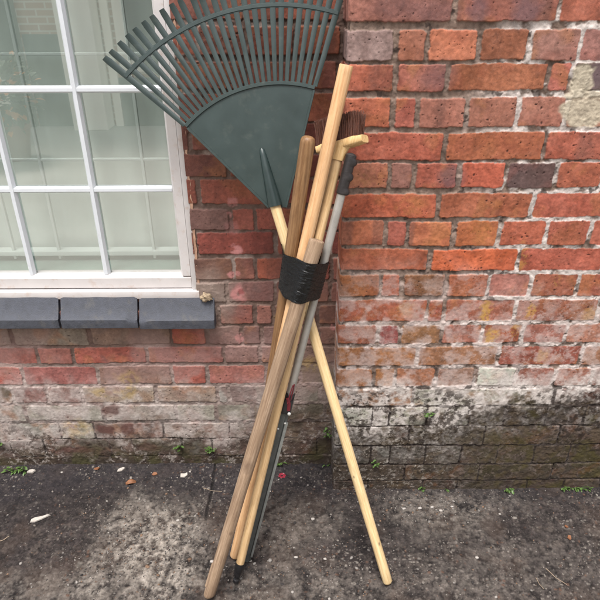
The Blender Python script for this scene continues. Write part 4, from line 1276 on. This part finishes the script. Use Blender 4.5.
weed(g(421, 488), 8, .013, 'small weed at the foot of the pier, first right of the rake handle', .006, .010)
weed(g(446, 489), 4, .009, 'tiniest weed speck at the foot of the pier', .004, .004)
weed(g(509, 490), 12, .015, 'weed rosette at the foot of the pier with two broad leaf tufts', .010, .008)
weed(g(575, 489), 30, .013, 'long row of low weeds at the foot of the pier at far right', .034, .007)

# dry leaf
bm = bmesh.new()
L0 = .034
rows = []
for k in range(9):
    t = k / 8; w = .010 * math.sin(math.pi * (t * .94 + .03)) ** .8
    x = (t - .5) * L0; z = .006 + .012 * math.sin(math.pi * t) * .8
    rows.append([Vector((x, -w, z - .008)), Vector((x, -w * .5, z - .001)), Vector((x, 0, z)), Vector((x, w * .5, z - .002)), Vector((x, w, z - .009))])
vr = [[bm.verts.new(q) for q in r] for r in rows]
for a, b_ in zip(vr[:-1], vr[1:]):
    for i in range(4): bm.faces.new((a[i], a[i + 1], b_[i + 1], b_[i]))
o = from_bm('dry_leaf', bm, M['dryleaf'], None, 80); o.location = g(131, 483) + Vector((0, 0, .002)); o.rotation_euler.z = .25
tag(o, 'curled orange brown dead leaf on the ground below the sill', 'leaf')
def flake(name, px, py, pts, th, mat, label, cat, rz=0, tilt=0):
    bm = bmesh.new()
    a = [bm.verts.new((x, y, 0)) for x, y in pts]; b_ = [bm.verts.new((x * .92, y * .92, th)) for x, y in pts]
    n = len(pts); bm.faces.new(list(reversed(a))); bm.faces.new(b_)
    for i in range(n):
        j = (i + 1) % n; bm.faces.new((a[i], a[j], b_[j], b_[i]))
    o = from_bm(name, bm, mat); o.location = g(px, py) + Vector((0, 0, .003)); o.rotation_euler = (tilt, 0, rz)
    tag(o, label, cat); return o
flake('wood_chip', 40, 518, [(-.028, -.012), (-.012, -.013), (.004, -.006), (.030, .009), (.022, .012), (.004, .006), (-.016, .004), (-.027, -.002)], .004, M['chip'], 'long pale flat chip of wood on the ground at left', 'wood chip', .12)
flake('paint_flake', 184, 476, [(-.013, -.006), (0, -.011), (.012, -.004), (.013, .006), (.002, .004), (-.010, .008)], .003, M['chip'], 'small white flake on the ground left of the old pole', 'flake', .3, .15)
flake('paint_flake', 121, 471, [(-.014, -.004), (.002, -.007), (.016, .000), (.010, .006), (-.008, .005)], .004, M['chip'], 'dull narrow flake against the wall just behind the dead leaf', 'flake', .5, .1)
flake('paint_flake', 32, 473, [(-.014, -.005), (.006, -.008), (.014, .002), (.002, .007), (-.012, .004)], .006, M['chip'], 'pale lump beside the leafy weed clump at far left', 'flake', .1, .05)
for i, (px, py, s_, lb) in enumerate([(155, 475, .010, 'crumbled tan leaf fragment against the wall between dead leaf and white flake'), (569, 538, .009, 'tan leaf fragment on the ground at right, larger of two'), (566, 527, .006, 'tan leaf scrap on the ground at right, smaller of two'), (97, 462, .010, 'dry brown leaf scrap stuck at the wall foot')]):
    flake('leaf_fragment', px, py if i < 3 else 470, [(-s_, -s_ * .4), (-s_ * .2, -s_ * .7), (s_, -s_ * .2), (s_ * .6, s_ * .5), (-s_ * .5, s_ * .6)], .003, M['dryleaf'], lb, 'leaf', i * 1.1, .2)
# crimson petal cluster
bm = bmesh.new()
for k in range(7):
    a = k * .9; leaf(bm, Vector((.003 * math.cos(a), .003 * math.sin(a), .001)), Vector((math.cos(a), math.sin(a), .5)).normalized(), .012, .005, .5)
o = from_bm('fallen_flower', bm, M['petal'], None, 80); o.location = g(282, 475)
tag(o, 'crumpled crimson flower on the ground behind the blade', 'flower')
def twig(px0, py0, px1, py1, r, label):
    a = g(px0, py0) + Vector((0, 0, .003)); b_ = g(px1, py1) + Vector((0, 0, .003))
    bm = bmesh.new()
    rings = []
    d = (b_ - a); s_ = d.cross(Vector((0, 0, 1))).normalized()
    for k in range(9):
        t = k / 8; c_ = d * t + s_ * (.05 * d.length * math.sin(t * 3.1)) + Vector((0, 0, .001 * math.sin(t * 9)))
        rings.append([c_ + s_ * r * math.cos(x) + Vector((0, 0, r * math.sin(x))) for x in (0, 1.57, 3.14, 4.71)])
    add_loft(bm, rings)
    o = from_bm('twig', bm, M['twig'], None, 60); o.location = a
    tag(o, label, 'twig')
twig(-4, 541, 9, 535, .0016, 'pale stalk at the left edge of the ground')
twig(546, 568, 567, 584, .0011, 'thin dry stalk lying on the ground at lower right')
twig(536, 577, 544, 588, .0009, 'shorter thin stalk beside the long one at lower right')
twig(203, 488, 222, 492, .0009, 'thin curved stalk behind the old grey pole')

# ------------------------------------------------------------------ across the yard (seen only as reflections in the glass)
def brick_mat():
    m, nt, b = new_mat('far_brickwork')
    tc = nt.nodes.new('ShaderNodeTexCoord')
    mp = nt.nodes.new('ShaderNodeMapping'); mp.inputs['Rotation'].default_value = (math.radians(90), 0, 0)
    nt.links.new(tc.outputs['Object'], mp.inputs['Vector'])
    t = nt.nodes.new('ShaderNodeTexBrick')
    t.inputs['Scale'].default_value = 1; t.inputs['Brick Width'].default_value = .225; t.inputs['Row Height'].default_value = .075; t.inputs['Mortar Size'].default_value = .01
    for k, c_ in (('Color1', lin((205, 165, 130), .85)), ('Color2', lin((190, 140, 110), .8)), ('Mortar', lin((225, 215, 200), .85))):
        t.inputs[k].default_value = (*c_, 1)
    nt.links.new(mp.outputs['Vector'], t.inputs['Vector']); nt.links.new(t.outputs['Color'], b.inputs['Base Color'])
    b.inputs['Roughness'].default_value = .9
    return m
M['farbrick'] = brick_mat()
M['render'] = mat_simple('pale_render', lin((248, 242, 226), .95), .8, var=.06, scale=3)
M['doorgreen'] = mat_simple('dark_green_paint', lin((40, 62, 54), .8), .5)
M['darkglass'] = mat_simple('dark_pane', lin((60, 68, 70), .7), .2)
M['shrub'] = mat_simple('shrub_leaves', lin((62, 88, 48), .5), .6, var=.4, scale=20)
M['flower'] = mat_simple('orange_blooms', lin((235, 150, 60), .7), .6)
M['pot'] = mat_simple('clay_pot', lin((150, 88, 66), .6), .8)
YO = -4.2
opp = empty('brick_building', (0, YO, 0))
tag(opp, 'pale brick building with white window and rendered pillar, reflected in the window panes', 'building')
bm = bmesh.new(); add_box(bm, (-7, -.3, 0), (5, 0, 3.4)); from_bm('wall', bm, M['farbrick'], opp)
bm = bmesh.new(); add_box(bm, (-2.62, .003, 0), (-2.22, .30, 3.4), .01); from_bm('pillar', bm, M['render'], opp)
bm = bmesh.new(); add_box(bm, (-3.4, .003, 0), (-3.15, .08, 2.6), .01); from_bm('downpipe', bm, M['doorgreen'], opp)
bm = bmesh.new()
for (a, b_) in (((-2.05, .003, .62), (-1.95, .06, 2.2)), ((-1.1, .003, .62), (-1.0, .06, 2.2)), ((-1.949, .003, .62), (-1.101, .06, .74)), ((-1.949, .003, 2.1), (-1.101, .06, 2.2)), ((-1.56, .003, .741), (-1.5, .05, 2.099))):
    add_box(bm, a, b_)
wf = from_bm('window', bm, M['render'], opp)
bm = bmesh.new(); add_box(bm, (-1.948, .004, .742), (-1.561, .02, 2.098)); add_box(bm, (-1.499, .004, .742), (-1.102, .02, 2.098)); from_bm('pane', bm, M['darkglass'], wf)
bm = bmesh.new(); add_box(bm, (-2.19, .003, .0), (-2.10, .05, 2.5)); add_box(bm, (-.98, .003, 0), (-.5, .05, 2.7)); add_box(bm, (-4.6, .003, 0), (-3.42, .05, 2.5)); from_bm('contrast_panel', bm, M['render'], opp)  # pale strips added to give the reflection in the panes more contrast
bm = bmesh.new(); add_box(bm, (-3.12, .003, 0), (-2.64, .04, 1.02)); from_bm('dark_contrast_panel', bm, M['doorgreen'], opp)  # dark boards, this and the next, added to deepen contrast in the reflection
bm = bmesh.new(); add_box(bm, (-2.09, .003, 0), (-1.0, .04, .55)); from_bm('dark_contrast_panel', bm, M['doorgreen'], opp)
bm = bmesh.new(); add_box(bm, (-7.2, -.6, 3.402), (5.2, .25, 3.55)); from_bm('roof_edge', bm, M['render'], opp)
def shrub(x, y, s, label, flowers):
    t = empty('potted_shrub', (x, y, 0)); tag(t, label, 'plant', 'pots reflected in the window')
    bm = bmesh.new(); add_lathe(bm, [(.13 * s, 0), (.18 * s, .28 * s), (.20 * s, .30 * s), (.20 * s, .34 * s), (.15 * s, .34 * s)], 20); from_bm('pot', bm, M['pot'], t, 40)
    bm = bmesh.new(); bf = bmesh.new()
    for i in range(420):
        v = Vector((rw.gauss(0, 1), rw.gauss(0, 1), rw.gauss(0, 1))).normalized() * (rw.random() ** .4)
        p = Vector((v.x * .34 * s, v.y * .30 * s, .62 * s + v.z * .34 * s))
        d = Vector((v.x + rw.uniform(-.4, .4), v.y + rw.uniform(-.4, .4), v.z + .3)).normalized()
        leaf(bm if rw.random() > flowers else bf, p, d, .09 * s, .028 * s, .3)
    from_bm('foliage', bm, M['shrub'], t)
    if flowers: from_bm('blossom', bf, M['flower'], t)
    else: bf.free()
shrub(-2.75, -2.6, 1.0, 'potted shrub with orange flowers, faintly reflected low in the left panes', .18)
shrub(-3.6, -3.3, 1.3, 'large plain green potted shrub reflected at the far left of the window', 0)

# ------------------------------------------------------------------ camera, light, world
cam_d = bpy.data.cameras.new('camera'); cam = bpy.data.objects.new('camera', cam_d); COL.objects.link(cam)
cam_d.sensor_fit = 'HORIZONTAL'; cam_d.sensor_width = 36.0; cam_d.lens = 36.0 * F / 600.0
cam_d.clip_start = 0.02; cam_d.clip_end = 500
Rm = Matrix.Rotation(YAW, 4, 'Z') @ Matrix.Rotation(math.pi / 2 - TH, 4, 'X') @ Matrix.Rotation(ROLL, 4, 'Z')
cam.matrix_world = Matrix.Translation((0, 0, H)) @ Rm
SC.camera = cam

SUN_EL, SUN_AZ = math.radians(70), math.radians(-22)    # azimuth measured from behind the camera towards the right
sd = Vector((math.sin(SUN_AZ) * math.cos(SUN_EL), -math.cos(SUN_AZ) * math.cos(SUN_EL), math.sin(SUN_EL)))   # towards the sun
sl = bpy.data.lights.new('sun', 'SUN'); sl.energy = 1.5; sl.angle = math.radians(18); sl.color = (1.0, .97, .93)
so = bpy.data.objects.new('sun', sl); COL.objects.link(so)
so.rotation_mode = 'QUATERNION'; so.rotation_quaternion = (-sd).to_track_quat('-Z', 'Y'); so.location = (2, -3, 6)
w = bpy.data.worlds.new('World'); SC.world = w; w.use_nodes = True
nt = w.node_tree; bg = nt.nodes['Background']
sky = nt.nodes.new('ShaderNodeTexSky'); sky.sky_type = 'NISHITA'; sky.sun_disc = False
sky.sun_elevation = SUN_EL; sky.sun_rotation = math.pi - SUN_AZ
sky.air_density = 1.0; sky.dust_density = 4.0; sky.ozone_density = 1.0
hs = nt.nodes.new('ShaderNodeHueSaturation'); hs.inputs['Saturation'].default_value = .28
nt.links.new(sky.outputs[0], hs.inputs['Color']); nt.links.new(hs.outputs[0], bg.inputs['Color'])
bg.inputs['Strength'].default_value = .13
SC.view_settings.view_transform = 'Standard'; SC.view_settings.look = 'None'
SC.view_settings.exposure = 1.34; SC.view_settings.gamma = 1.0
SC.view_settings.use_curve_mapping = False
SC.cycles.max_bounces = 8; SC.cycles.transparent_max_bounces = 12
SC.cycles.use_denoising = True
